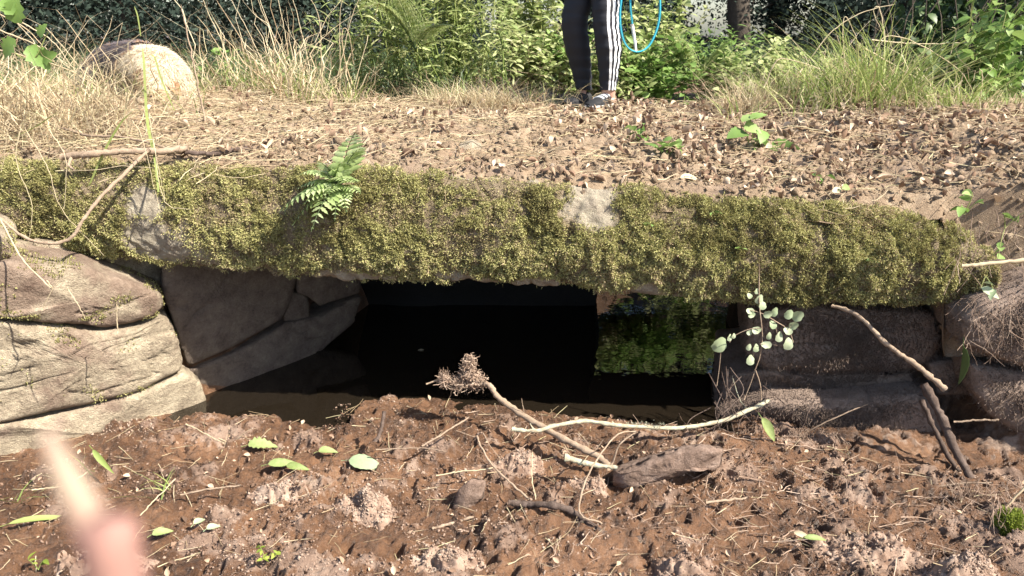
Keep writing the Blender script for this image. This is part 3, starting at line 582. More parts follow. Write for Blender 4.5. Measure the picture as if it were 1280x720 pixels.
# ------------------------------------------------------------------ sticks, logs, clods
def stick(pts, r, m, label, name='stick', cat='stick', branches=(), sides=9, wob=.002, group=None, z=None, parent=None):
    """pts: (px, py, Y) ; r: (r0, r1)"""
    p = np.array([at(a, b, Y) for a, b, Y in pts]); c = catmull(p, len(p)*8); c = c+np.cumsum(rng.normal(0, wob*.5, c.shape), 0)*.6+rng.normal(0, wob*.3, c.shape)
    b = Buf(); t = np.linspace(0, 1, len(c)); rr = (r[0]*(1-t)+r[1]*t)*(1+.13*rng.normal(0, 1, len(c)))
    tubes(b, c, rr, r=[.5], sides=sides, rough=.08)
    for bp, br in branches:
        q = catmull(np.array([at(a, bb, Y) for a, bb, Y in bp]), len(bp)*6); q += rng.normal(0, wob*.3, q.shape); tubes(b, q, np.linspace(br, br*.5, len(q)), r=[rng.uniform(.2, .8)], sides=6, rough=.08)
    return tag(build(name, b, M[m], parent), label, cat, group), c
# long root-ended branch
rt, cpath = stick([(592,478,2.36),(612,482,2.33),(622,496,2.30),(650,516,2.25),(690,540,2.17),(722,558,2.10),(748,570,2.06),(764,584,2.03)], (.0095,.012), 'stick', 'long pale branch rising from the mud with a shaggy root clump at its upper end', name='branch', cat='branch',
   branches=[([(606,480,2.33),(580,482,2.36),(560,472,2.37),(533,480,2.36)], .006), ([(600,480,2.34),(590,462,2.36),(586,448,2.38)], .005), ([(765,580,2.03),(775,555,2.03),(796,540,2.05)], .0035), ([(742,566,2.07),(755,548,2.08)], .002), ([(655,516,2.24),(652,498,2.24)], .0016)])
hb = Buf()
for cpx, cpy, rad, n in ((586,468,.024,360), (596,476,.024,300), (574,479,.022,240), (556,474,.018,200), (585,456,.015,170), (588,448,.008,60)):
    c = at(cpx, cpy, 2.36); P = c+rng.normal(0, rad*.5, (n, 3)); twigs(hb, P, .008, .028, .0006, .0020, up=.9, bend=1.2, S=6)
    crumbs(hb, c+rng.normal(0, rad*.42, (n//2, 3)), U(.002, .006, n//2)); crumbs(hb, c+rng.normal(0, rad*.5, (n, 3)), U(.001, .003, n))
tag(build('root_clump', hb, M['root'], rt))
rt, _ = stick([(640,536,2.16),(670,538,2.16),(700,530,2.19),(735,526,2.22),(770,530,2.22),(810,532,2.24),(850,533,2.26),(900,524,2.30),(935,510,2.34),(960,498,2.38)], (.0062,.0075), 'lichen', 'crooked branch crusted with grey-green lichen lying across the water edge', name='branch', cat='branch',
   branches=[([(935,512,2.34),(925,500,2.35),(915,470,2.38)], .0018), ([(668,538,2.16),(662,530,2.16)], .004)])
lf = Buf(); P = np.array([at(a, 531+rng.normal(0, 2), 2.235) for a in np.concatenate([U(760, 830, 160), U(860, 950, 60)])]); P[160:, 2] += np.array([0.0]*60); scatter(lf, *DIA, None, rotm(U(0, 6, 160), U(-1, 1, 160), U(-3, 3, 160)), U(.004, .010, 160), P[:160]+rng.normal(0, .003, (160, 3)), U(.6, 1, 160))
tag(build('lichen', lf, M['lichen'], rt))
stick([(706,572,1.99),(735,580,1.99),(772,585,1.98)], (.0105,.007), 'lichen', 'short pale stick coated in whitish lichen beside the muddy log')
stick([(635,628,1.84),(660,630,1.83),(690,632,1.80),(718,640,1.78),(735,655,1.75),(755,668,1.72),(785,674,1.70),(812,679,1.69)], (.009,.011), 'stickdark', 'thick dark crooked stick lying in the mud in the lower middle', branches=[([(725,645,1.77),(700,690,1.70)], .004), ([(760,668,1.72),(728,650,1.74),(716,690,1.70)], .003)])
stick([(1040,382,2.36),(1070,395,2.30),(1100,425,2.24),(1130,448,2.20),(1155,465,2.17),(1180,486,2.14)], (.006,.010), 'stick', 'grey-brown stick leaning from under the slab down to the right')
stick([(1155,480,2.20),(1178,520,2.14),(1195,560,2.08),(1215,598,2.02)], (.014,.013), 'stickdark', 'stout dark stick standing upright against the right bank')
stick([(1152,500,2.24),(1168,535,2.18),(1188,575,2.12),(1200,590,2.08)], (.009,.008), 'stickdark', 'thinner dark stick just left of the stout upright one')
stick([(78,196,2.50),(110,192,2.48),(150,189,2.50),(200,188,2.52),(232,184,2.56)], (.012,.010), 'stick', 'pale stick lying level along the upper left edge of the slab', branches=[([(90,196,2.49),(86,206,2.46),(92,212,2.44)], .007)])
stick([(232,190,2.56),(262,192,2.58),(290,188,2.62),(316,184,2.66)], (.007,.009), 'stickdark', 'dark broken stick on the soil near the left slab edge')
stick([(0,272,2.30),(30,294,2.28),(55,302,2.27),(85,298,2.28),(100,278,2.30),(120,250,2.34),(150,220,2.40),(185,185,2.50)], (.0045,.006), 'stick', 'long bent branch dipping in front of the left end of the slab', name='branch', cat='branch')
stick([(80,160,2.8),(110,170,2.7),(150,172,2.65),(190,180,2.6),(225,192,2.58)], (.005,.004), 'stick', 'thin forked twig half buried in straw above the slab', name='twig', cat='twig', branches=[([(110,170,2.7),(70,158,2.8)], .003)])
stick([(0,275,2.2),(30,325,2.1),(66,360,2.06),(62,350,2.05)], (.0025,.0018), 'straw', 'thin straw hanging over the topmost left stone', name='twig', cat='twig', branches=[([(84,360,2.06),(100,385,2.04),(106,398,2.04)], .0016), ([(52,388,2.05),(72,352,2.05),(100,345,2.05)], .0014)])
stick([(145,378,2.2),(148,418,2.2)], (.0016,.0016), 'straw', 'short straw dangling at the end of the topmost left stone', name='twig', cat='twig')
stick([(1202,333,2.06),(1240,330,2.05),(1300,326,2.04)], (.0055,.006), 'straw', 'straight yellow straw stalk pointing in from the right edge over the slab end')
stick([(1228,328,2.1),(1300,322,2.1)], (.004,.005), 'stickdark', 'brown stick just above the yellow straw stalk at the right edge')
stick([(1000,545,2.28),(1040,522,2.26),(1086,503,2.25)], (.0025,.002), 'stick', 'thin straight twig resting on the lower right stone', name='twig', cat='twig')
stick([(1001,540,2.30),(1008,520,2.3),(1018,500,2.32)], (.003,.002), 'stickdark', 'small dark twig propped on the lower right stone', name='twig', cat='twig')
stick([(1192,527,2.10),(1230,524,2.08),(1250,525,2.06)], (.003,.003), 'stick', 'short twig poking out level from the right bank stones', name='twig', cat='twig')
stick([(595,545,2.02),(610,575,1.95),(640,605,1.88),(662,624,1.84)], (.0028,.0036), 'stick', 'straight brown twig slanting through the mud in the middle', name='twig', cat='twig', branches=[([(604,541,2.02),(612,556,1.98),(630,580,1.93)], .0016), ([(598,548,2.02),(570,538,2.04)], .0016)])
stick([(665,564,1.95),(664,590,1.90),(668,624,1.84)], (.0016,.0016), 'straw', 'thin straw standing upright beside the crooked dark stick', name='twig', cat='twig')
stick([(545,594,1.92),(580,589,1.93),(618,585,1.94)], (.002,.002), 'straw', 'pale straw lying flat left of the slanting twig', name='twig', cat='twig')
stick([(528,558,2.06),(560,540,2.1),(587,523,2.15)], (.003,.0025), 'stick', 'reddish twig near the water edge', name='twig', cat='twig', branches=[([(470,562,2.06),(528,560,2.06),(560,565,2.04)], .002)])
stick([(752,655,1.74),(722,640,1.76),(736,590,1.86),(770,545,1.98),(795,538,2.05)], (.003,.002), 'stick', 'wiry twig curving up from the dark crooked stick past the log', name='twig', cat='twig')
stick([(225,618,1.86),(270,612,1.87),(303,607,1.88)], (.0028,.0022), 'stick', 'thin brown twig on the left mud', name='twig', cat='twig')
stick([(232,530,2.12),(262,545,2.08),(282,554,2.05)], (.0018,.0016), 'straw', 'fine straw near the foot of the left wall', name='twig', cat='twig')
stick([(175,645,1.78),(205,615,1.85),(218,600,1.9)], (.0018,.0018), 'straw', 'slanting pale straw on the left mud', name='twig', cat='twig')
stick([(40,612,1.84),(80,608,1.86),(110,590,1.9)], (.0022,.002), 'straw', 'straw curving over the mud at the far left', name='twig', cat='twig')
stick([(1120,624,2.0),(1160,612,2.0),(1200,606,1.98),(1240,606,1.95)], (.0035,.003), 'stick', 'thin branch arching over the dark hollow at the right', name='twig', cat='twig', branches=[([(1160,612,2.0),(1178,600,1.99)], .002), ([(1200,606,1.97),(1155,640,1.93)], .002)])
stick([(882,628,1.83),(910,626,1.84),(935,624,1.85)], (.004,.003), 'stick', 'small stick lying level on the right-hand mud', name='twig', cat='twig')
stick([(1245,668,1.74),(1255,640,1.78),(1290,600,1.8)], (.003,.003), 'straw', 'pale stem crossing in front of the bright moss clump', name='twig', cat='twig')
stick([(430,618,1.84),(440,655,1.77)], (.0045,.004), 'stick', 'little pale stick stuck in the crumbly clod', name='twig', cat='twig')
stick([(540,662,1.75),(562,656,1.76),(590,648,1.78)], (.006,.003), 'stick', 'short muddy stick lying left of the dark crooked one', name='twig', cat='twig')
stick([(480,515,2.22),(474,540,2.16),(468,552,2.13)], (.007,.006), 'stickdark', 'stubby dark stick embedded at the water edge', name='twig', cat='twig')
# wiry roots tangled round the right corner of the opening
for k_ in range(26):
    a = rng.uniform(885, 960); b0 = rng.uniform(455, 520); a2 = a+rng.normal(0, 26); b2 = b0+rng.uniform(25, 90)
    if k_ == 0: tb = Buf()
    Y0 = rng.uniform(2.34, 2.46); q = catmull(np.array([at(a, b0, Y0), at((a+a2)/2+rng.normal(0, 14), (b0+b2)/2, Y0-.04), at(a2, b2, Y0-.12)]), 12); tubes(tb, q, np.linspace(.0018, .001, 12), sides=5)
tag(build('root_tangle', tb, M['stickdark']), 'tangle of thin wiry roots at the right corner of the opening', 'roots')
# shaggy roots on the stone corners
def shag(name, boxes, label, m='root', L=(.02, .06), r=(.0006, .0014), cat='roots'):
    b = Buf()
    for (x0, x1, y0, y1, Yv, n) in boxes:
        P = np.array([at(rng.uniform(x0, x1), rng.uniform(y0, y1), Yv+rng.normal(0, .012)) for _ in range(n)]); t = np.linspace(0, 1, 6)
        Lg = U(*L, n); dirv = np.stack([rng.normal(0, .35, n), rng.normal(-.25, .25, n), -U(.3, 1, n)], 1); path = P[:, None]+dirv[:, None]*(t[None, :, None]*Lg[:, None, None]); path += np.cumsum(rng.normal(0, .003, path.shape), 1)
        tubes(b, path, U(*r, n)[:, None]*np.linspace(1, .4, 6)[None], sides=4)
    return tag(build(name, b, M[m]), label, cat)
shag('hanging_roots', [(1030,1056,540,556,2.28,260), (1050,1058,555,572,2.28,60), (985,1030,535,552,2.28,240), (1080,1160,555,568,2.30,240), (930,985,530,550,2.36,160)], 'shaggy pale rootlets hanging from the lower right stone', L=(.02, .055))
shag('root_mat', [(1205,1290,365,430,2.15,70), (1195,1280,260,330,2.16,60)], 'mat of fine dry roots trailing down the right bank', L=(.03, .12))
shag('root_mat', [(1235,1290,620,690,1.74,160)], 'dry rootlets round the bright moss clump at the lower right', L=(.03, .10))
shag('root_mat', [(1180,1260,595,640,1.9,140)], 'rootlets trailing over the hollow just above the bright moss clump', L=(.03, .10))
# fuzz of silt-covered rootlets on the shaded right stones
fz = Buf()
for key, k_ in (('R1', 16000), ('R2', 6000), ('R3', 16000), ('R7', 900), ('R6', 3000), ('R5', 2500), ('R4', 4000)):
    o, V, Nn, nr_ = rk[key]; i = rng.integers(0, nr_+12, k_); j = rng.integers(0, V.shape[1], k_); P = V[i, j]; N_ = Nn[i, j]; dv = N_*.7+rng.normal(0, .5, (k_, 3))+np.array([0, 0, -.5]); t = np.linspace(0, 1, 4)
    path = P[:, None]+dv[:, None]*(t[None, :, None]*U(.004, .012, k_)[:, None, None]); tubes(fz, path, np.full((k_, 4), .0012), sides=3)
tag(build('silt_fuzz', fz, M['rockR'], origin=(0, 0, 0)), 'silty fuzz of tiny rootlets coating the shaded right stones', 'root fuzz', kind='stuff')
# moss on left stones
mf = Buf()
def moss_on(buf, key, lo, hi, n, thr, seed, j0=0):
    o, V, Nn, nr_ = rk[key]; i = rng.integers(0, nr_+14, n); j = rng.integers(0, V.shape[1], n); P = V[i, j]; N_ = Nn[i, j]
    k = fbm(P, .10, 3, seed) > thr+U(-.1, .1, n); P, N_ = P[k], N_[k]; n = len(P)
    for _ in range(3):
        nn = N_+rng.normal(0, .6, (n, 3)); nn /= np.linalg.norm(nn, axis=1, keepdims=True); sd = np.cross(nn, rng.normal(0, 1, (n, 3))); sd /= np.linalg.norm(sd, axis=1, keepdims=True)
        pth = P[:, None]+nn[:, None]*(np.array([0, .55, 1])[None, :, None]*U(.003, .008, n)[:, None, None]); strips(buf, pth, np.tile([.002, .003, .0005], (n, 1)), sd, U(0, .9, n))
moss_on(mf, 'A', 0, 1, 9000, .18, 71); moss_on(mf, 'B', 0, 1, 9000, .15, 72); moss_on(mf, 'H', 0, 1, 1500, -.2, 73)
tag(build('stone_moss', mf, M['moss'], origin=(0, 0, 0)), 'thin moss patches on the sunlit stones of the left wall', 'moss', kind='stuff')
# muddy log and clods
M['mudlog'] = mat('mud_coated_wood', [(.06,.038,.028), (.24,.165,.125), (.42,.32,.26)], ns=25, vary=.1, rough=.9, bump=.007, bs=90, contrast=2.2)
o, *_ = rock([(768,590),(800,578),(845,560),(880,556),(905,560),(904,584),(896,592),(872,586),(850,598),(815,612),(780,618),(766,606)], 1.98, .14, M['mudlog'], 'mud-coated lump of root wood with a hollow end, in front of the opening', bulge=.045, seed=21, amp=1.7, name='muddy_log', cat='log', group=None, ax=(.1, .85, -.45), res=.006)
o, *_ = rock([(563,640),(572,612),(590,596),(606,600),(604,622),(586,640),(574,648)], 1.86, .05, M['mudlog'], 'blocky clod of peat casting a dark shadow to its left', bulge=.03, seed=22, name='mud_clod', cat='clod', group=None, ax=(.1, .75, -.6), res=.005, amp=.5)
def clod(px, py, z, rx, ry, rz, n, label, m='crumb', tint=.8, seed=0):
    c = gz(px, py, z); b = Buf(); nr, na = int(max(rx, ry)/.0035)+6, 110; r_ = np.linspace(0, 1.25, nr); a = np.arange(na)/na*2*PI; Rr, A = np.meshgrid(r_, a, indexing='ij'); Rr = Rr.ravel(); A = A.ravel()
    k = 1+.35*fbm(np.stack([np.cos(A)*.8+px, np.sin(A)*.8, 0*A], 1), .8, 3, 75); x = c[0]+Rr*np.cos(A)*rx*k; y = c[1]+Rr*np.sin(A)*ry*k; P0 = np.stack([x, y, 0*x], 1)
    g = ground_z(x, y); hgt = rz*np.clip(1-Rr**2, -.6, 1)*(.55+.9*fbm(P0, .05, 3, 76)+.5)+.017*fbm(P0, .028, 3, 77)+.012*fbm(P0, .010, 3, 78); V = np.stack([x, y, g+hgt], 1)
    b.add(V, grid_faces(nr, na, close_v=True), r=np.clip(tint-.15+.5*fbm(V, .03, 3, 79), 0, 1)); v = V[(Rr < 1.05)]; v = v[rng.integers(0, len(v), n)]+rng.normal(0, .003, (n, 3)); v = v[:n//2]; n = len(v); crumbs(b, v, .001+.0035*U(0, 1, n)**3, r=np.clip(rng.normal(tint, .2, n), 0, 1)); twigs(b, v[:n//60]+np.array([0, 0, .003]), .012, .04, .0005, .001, up=.4, bend=.25)
    return tag(build('mud_clod', b, M[m]), label, 'clod')
clod(462, 632, .10, .085, .075, .045, 3800, 'large pale crumbly clod with a bare top on the middle-left mud')
clod(655, 575, .08, .075, .05, .035, 2200, 'pinkish crumbly clod just left of the short lichen stick', tint=.75)
clod(345, 612, .08, .08, .05, .025, 1500, 'low spread of pale clods on the left mud', tint=.8)
clod(740, 600, .08, .06, .05, .035, 1600, 'grey crumbly clod beneath the muddy log', tint=.7)
clod(1090, 655, .16, .13, .07, .035, 2600, 'wide grey-brown crumbly clod at the lower right', tint=.75)
clod(1230, 680, .2, .10, .08, .05, 2400, 'tan clod full of roots below the bright moss clump', tint=.8)
clod(560, 700, .1, .11, .04, .02, 1500, 'pale flaky clod at the bottom edge of the middle', tint=.8)
clod(130, 700, .1, .12, .05, .02, 1500, 'thin flaky clod at the bottom left behind the blurred stalk', tint=.7)
clod(860, 700, .12, .10, .04, .025, 1200, 'reddish clod at the bottom edge right of the dark stick', tint=.6)
o, *_ = rock([(566,186),(574,181),(590,176),(603,184),(602,192),(590,195),(570,194)], 2.78, .09, M['rockL'], 'small angular stone lying on top of the bridge behind the fern', bulge=.02, seed=31, amp=.35, res=.004, group=None)
for i_, (a, b, s) in enumerate([(545,196,.02), (885,218,.03), (1035,236,.022), (615,205,.018), (830,214,.03)]):
    pass
# bright moss clump at lower right
mc = Buf(); n = 5000; c = at(1262, 655, 1.72); a = rng.normal(0, 1, (n, 3)); a /= np.linalg.norm(a, axis=1, keepdims=True); P = c+a*np.array([.035, .03, .04])*U(.6, 1, n)[:, None]*(1+.4*fbm(a, .5, 2, 5))[:, None]
nn = a*.6+rng.normal(0, .4, (n, 3))+np.array([0, 0, .3]); nn /= np.linalg.norm(nn, axis=1, keepdims=True); sd = np.cross(nn, rng.normal(0, 1, (n, 3))); sd /= np.linalg.norm(sd, axis=1, keepdims=True)
strips(mc, P[:, None]+nn[:, None]*(np.array([0, .5, 1])[None, :, None]*U(.005, .014, n)[:, None, None]), np.tile([.002, .0035, .0005], (n, 1)), sd, U(.3, 1, n))
M['mossb'] = mat('bright_moss', [(.10,.14,.02), (.22,.28,.04), (.38,.42,.10)], ns=30, vary=.8, rough=.8, transl=.35)
tag(build('moss_clump', mc, M['mossb']), 'bright yellow-green cushion of moss at the lower right edge', 'moss clump')

# ------------------------------------------------------------------ single leaves
def one_leaf(px, py, z, L, wd, label, m='leafg', yaw=0, pit=.15, roll=0., T=None, Y=None, r=.6, droop=.45, fold=.28, n=12, serr=.03, cat='leaf'):
    p = at(px, py, Y) if Y else gz(px, py, z); tv, tf = leaf_t(n, wd, fold, droop, serr); R = rotm(np.array([yaw]), np.array([pit]), np.array([roll]))
    b = Buf(); v = np.einsum('ij,kj->ki', R[0], tv*L)+p; v[:, 2] += .0; b.add(v, tf, r=r); vl = v+R[0][:, 2]*-.0008; b.add(vl, tf[:, ::-1], r=r)
    tubes(b, catmull([v[1]-R[0][:, 0]*L*.25+np.array([0, 0, -.004]), v[1]], 5), np.full(5, .0012), r=[r], sides=5)
    return tag(build('leaf', b, M[m]), label, cat)
one_leaf(436, 575, .085, .11, .50, 'smooth blue-green leaf lying on the mud above the pale clod', 'leafpale', yaw=-.25, pit=.1, roll=.55, r=.1, fold=.05)
one_leaf(310, 556, .06, .09, .5, 'yellow-green lobed leaf near the pool on the left', 'leafground', yaw=.1, pit=.1, roll=.5, serr=.2, r=.9)
one_leaf(335, 580, .065, .09, .35, 'curled bright green leaf below the lobed one', 'leafground', yaw=.1, roll=.7, pit=.1, r=.8)
one_leaf(358, 582, .065, .07, .4, 'second curled green leaf touching the first one on the mud', 'leafground', yaw=-.2, roll=.6, pit=.1, r=.6)
one_leaf(398, 564, .06, .06, .5, 'small yellowish leaf right of the curled green leaves', 'leafground', yaw=.1, roll=.4, r=1.)
one_leaf(242, 655, .10, .035, .6, 'small pale blue leaflet on the left mud', 'leafpale', yaw=.9, roll=.4, r=.4)
one_leaf(258, 661, .10, .035, .6, 'small pale blue leaflet right beside its twin on the left mud', 'leafpale', yaw=.5, roll=.4, r=.5)
one_leaf(190, 668, .10, .05, .5, 'yellowed leaf lower left of the pale blue leaflets', 'leafground', yaw=.4, roll=.5, r=1.)
one_leaf(992, 665, .13, .05, .35, 'dull tan leaf lying by itself on the lower right mud', 'straw', yaw=-.7, roll=.6, r=.5)
one_leaf(1005, 672, .13, .06, .3, 'thin green leaf beside the tan one on the right mud', 'leafground', yaw=-.1, roll=.5, r=.7)
one_leaf(1204, 480, .5, .10, .38, 'long drooping leaf hanging in the gap of the right bank', 'leafmid', yaw=-1.4, pit=-1.3, Y=2.12, r=.9, roll=.3) if False else one_leaf(1204, 432, .5, .13, .40, 'long drooping leaf hanging in the gap of the right bank', 'leafmid', yaw=-.2, pit=-1.45, roll=0, Y=2.08, r=.9, droop=.05)
one_leaf(952, 522, 0, .10, .38, 'bright green leaf standing at the edge of the lower right stone', 'leafground', yaw=-.3, pit=-1.0, roll=.9, Y=2.24, r=.85, droop=.05)
one_leaf(116, 562, .06, .09, .22, 'folded grass leaf bending over at the foot of the left wall', 'grass', yaw=-.6, pit=-.6, roll=.6, Y=2.0, r=.4)
one_leaf(10, 655, .1, .16, .12, 'long pale green blade lying on the mud at the left edge', 'grass', yaw=.35, pit=.1, roll=.5, r=.6)
one_leaf(870, 196, .96, .05, .5, 'curled brown dead leaf standing on the soil right of the seedlings', 'litter', yaw=1., pit=.8, roll=.5, Y=2.9, r=.8) if False else None
one_leaf(1040, 240, .9, .05, .5, 'pale cream dead leaf on the top edge of the slab', 'straw', yaw=.3, pit=.3, roll=.9, Y=2.42, r=.75)
one_leaf(1052, 236, .9, .045, .6, 'rounded green leaf beside the cream dead leaf on the slab', 'leafground', yaw=.3, pit=.2, roll=.9, Y=2.42, r=.7)
one_leaf(850, 222, .9, .08, .4, 'broad cream dead leaf on the soil above the slab moss', 'straw', yaw=.0, pit=.1, roll=.5, Y=2.52, r=.6)

# ------------------------------------------------------------------ small plants
def plant(name, label, base, stems, m, cat='plant', tmpl=LEAFB, sm='grass', group=None, leafpart='leaves'):
    """stems: list of (end offset vec, n leaves, leaf size, radius). leaves along each stem, alternately"""
    root = empty(name, base, label, cat, group); sbuf = Buf(); lbuf = Buf(); base = np.asarray(base, float)
    for (e, nl, ls, rad) in stems:
        e = np.asarray(e, float); c = catmull([base, base+e*.5+np.array([0, 0, .15*np.linalg.norm(e)])*(e[2] > -.01)+rng.normal(0, .04, 3)*np.linalg.norm(e), base+e], 12); tubes(sbuf, c, np.linspace(rad, rad*.5, 12), sides=5)
        t = U(.35, 1, nl); t[0] = 1; idx = (t*11).astype(int); P = c[idx]; yaw = U(0, 6.3, nl)
        scatter(lbuf, *tmpl, None, rotm(yaw, U(-.5, .7, nl), rng.normal(0, .5, nl)), ls*U(.6, 1.15, nl), P, U(0, 1, nl))
    build('stem', sbuf, M[sm], root); build(leafpart, lbuf, M[m], root); return root
def frond(lb, sb_, base, d, L, wd, up=.5, droop=.8, npin=13, sub=6, rr=None, pl=PIN):
    d = np.asarray(d, float); d = d/np.linalg.norm(d); t = np.linspace(0, 1, 16); path = base+d*(t*L)[:, None]; path[:, 2] += up*L*t-droop*L*t**2
    tubes(sb_, path, np.linspace(.0022, .0008, 16)*max(1, L/.35), sides=5); T = np.gradient(path, axis=0); T /= np.linalg.norm(T, axis=1, keepdims=True)
    side = np.cross(T, [0, 0, 1.]); side /= np.linalg.norm(side, axis=1, keepdims=True)+1e-9; up_ = np.cross(side, T)
    for k in range(npin):
        f = .10+.9*(k+.5)/npin; i = f*15; i0 = int(i); p = path[i0]+(path[min(i0+1, 15)]-path[i0])*(i-i0); ln = wd*L*np.sin(PI*min(1, f*.8+.2))**.8*(1.05-f*.55)
        for s_ in (-1, 1):
            ax_ = side[i0]*s_+T[i0]*.45+np.array([0, 0, -.12]); ax_ /= np.linalg.norm(ax_); nm = up_[i0]+rng.normal(0, .12, 3); b2 = np.cross(nm, ax_); b2 /= np.linalg.norm(b2); nm = np.cross(ax_, b2)
            Rm = np.stack([ax_, b2, nm], 1)
            if sub <= 1: scatter(lb, *pl, None, Rm[None], np.array([[ln, ln*.68, ln]]), p[None], rr if rr is not None else U(0, 1, 1)); continue
            q = np.linspace(.08, 1, sub); 
            for s2 in (-1, 1):
                R2 = []; 
                for qq in q:
                    a2 = b2*s2+ax_*.5; a2 /= np.linalg.norm(a2); b3 = np.cross(nm, a2); R2.append(np.stack([a2, b3, nm], 1))
                lw = ln*.32*(1.1-q*.8); scatter(lb, *DIA, None, np.array(R2), np.stack([lw, lw*1.3, lw], 1), p+ax_*(q*ln)[:, None], np.clip(rng.normal(.5, .2, sub), 0, 1))
def fern(name, label, base, fr, m='leafg', group=None, sub=1, npin=13, wd=.34, up=.5, droop=.8):
    root = empty(name, base, label, 'fern', group); lb_, st_ = Buf(), Buf()
    for (d, L) in fr: frond(lb_, st_, np.asarray(base, float), d, L, wd, up=up*rng.uniform(.7, 1.3), droop=droop*rng.uniform(.7, 1.3), npin=npin, sub=sub)
    build('stem', st_, M['leafmid'], root); build('fronds', lb_, M[m], root); return root
fb = at(425, 232, 2.42)
fern('fern', 'bright green fern growing from the top of the mossy slab', fb, [((-.8,-.5,.1),.19), ((-.35,-.8,-.2),.17), ((.2,-.6,.5),.15), ((.5,-.2,1.1),.22), ((.42,-.3,1.3),.24), ((-.5,-.2,.5),.17), ((-.9,-.3,-.3),.17), ((.7,-.7,.0),.12), ((-.1,-.9,.2),.12), ((.45,-.5,.3),.13), ((-.6,-.6,.3),.13), ((0,-.9,-.4),.12), ((-.9,-.2,.4),.15), ((-.3,-.5,.7),.14), ((.1,-.3,.9),.13), ((-.7,-.7,-.1),.14), ((.3,-.8,-.3),.12), ((-1,-.4,.0),.20)], npin=9, wd=.40, up=.25, droop=.55, m='fernm')
plant('seedling', 'leafy green seedling on the bridge soil below the shoes, left of the pair', at(797, 190, 2.95), [((-.03,0,.10),5,.055,.002), ((.03,-.02,.06),4,.05,.002), ((-.01,-.05,.08),3,.05,.002), ((.02,0,.11),3,.045,.002)], 'leafg', tmpl=LEAF, group='seedlings on the bridge top')
plant('seedling', 'low leafy green seedling on the bridge soil, right of its taller neighbour', at(832, 200, 2.75), [((-.05,-.03,.05),4,.055,.002), ((.05,-.03,.05),5,.055,.002), ((0,-.05,.06),4,.05,.002), ((.02,.0,.08),3,.05,.002)], 'leafg', tmpl=LEAF, group='seedlings on the bridge top')
plant('broadleaf_plant', 'broad-leaved pale green plant alone on the soil left of the grass clump', at(938, 192, 2.85), [((-.05,-.02,.12),3,.09,.0025), ((.06,-.03,.02),3,.095,.0025), ((.03,-.02,.09),3,.08,.0025), ((-.02,-.02,.13),2,.06,.002)], 'leafg', tmpl=LEAFB)
plant('seedling', 'tiny dark seedling at the slab edge beside the cream leaf', at(1022, 232, 2.48), [((-.02,-.01,.05),3,.035,.0015), ((.02,-.02,.04),3,.035,.0015)], 'leafg', tmpl=LEAF)
plant('seedling', 'green seedling sprouting at the right end of the slab', at(1205, 268, 2.22), [((.0,-.02,.07),3,.05,.002), ((-.03,-.03,.03),3,.05,.002), ((.04,-.02,.05),2,.045,.002)], 'leafg', tmpl=LEAF)
plant('seedling', 'drooping thin-leaved sprout hanging at the right slab end', at(1256, 285, 2.15), [((-.03,-.02,.05),2,.045,.0016), ((.05,-.02,.06),2,.05,.0016), ((-.02,-.03,-.09),4,.05,.0016)], 'leafg', tmpl=LEAF)
plant('seedling', 'small two-leaved sprout under the yellow straw stalk', at(1232, 345, 2.12), [((-.02,-.02,-.03),2,.05,.0014), ((.02,-.03,-.05),2,.045,.0014)], 'leafpale', tmpl=LEAF)
plant('seedling', 'pale creeper in the shade at the upper right edge', at(1262, 232, 2.5), [((.05,-.02,.02),4,.05,.0016), ((-.03,-.04,.0),3,.05,.0016)], 'leafg', tmpl=LEAF)
for i_, (a, b, l) in enumerate([(808,282,'tiny bright leaf sprig in the middle of the slab moss'), (922,312,'tiny green sprig low on the slab moss'), (893,268,'small three-leaved sprig near the top of the slab moss'), (1085,328,'tiny pale sprig in the moss toward the right end')]):
    plant('moss_sprig', l, at(a, b, 2.335), [((-.015,-.02,.01),2,.022,.001), ((.015,-.02,.008),2,.022,.001)], 'leafg', tmpl=LEAF)
# bramble sprig dangling before the opening
br = empty('bramble_sprig', at(945, 374, 2.29), 'dangling bramble sprig with round pale leaves in front of the opening', 'bramble sprig')
stb, lvb = Buf(), Buf()
def spx(pts, r, Y=2.27): c = catmull([at(a, b, Y+rng.normal(0, .006)) for a, b in pts], 16); tubes(stb, c, np.linspace(r, r*.7, 16), r=[.6], sides=5); return c
spx([(949,330),(949,380),(953,420),(950,445),(944,462),(938,480),(930,500)], .0022); spx([(953,392),(970,402),(985,412),(992,428)], .0018); spx([(952,410),(935,412),(918,420),(912,428)], .0014); spx([(944,462),(950,480),(952,500)], .0022); spx([(953,392),(940,388),(935,390)], .0012); spx([(985,412),(994,400)], .001); spx([(968,402),(972,418),(978,425)], .001); spx([(950,430),(962,430),(972,432)], .001); spx([(944,432),(940,450)], .001)
def facing_leaf(buf, px, py, Y, L, ang, r, tm=None, tilt=.3, wd=.95, pal=None):
    """leaf seen from the front; ang = direction of its tip in the picture plane"""
    p = at(px, py, Y); a = np.array([math.cos(ang), rng.normal(0, tilt)*.5-.1, math.sin(ang)]); a /= np.linalg.norm(a); n_ = np.array([rng.normal(.15, tilt*.5), -1, rng.normal(.35, tilt*.5)]); b2 = np.cross(n_, a); b2 /= np.linalg.norm(b2); n_ = np.cross(a, b2)
    Rm = np.stack([a, b2, n_], 1)[None]
    if tm is None: scatter(buf, RND, RNDQ, RNDT, Rm, np.array([[L, L*wd, L]]), (p-a*L*.5)[None], np.array([r]))
    else: scatter(buf, *tm, None, Rm, np.array([[L, L*wd, L]]), (p-a*L*.5)[None], np.array([r]))
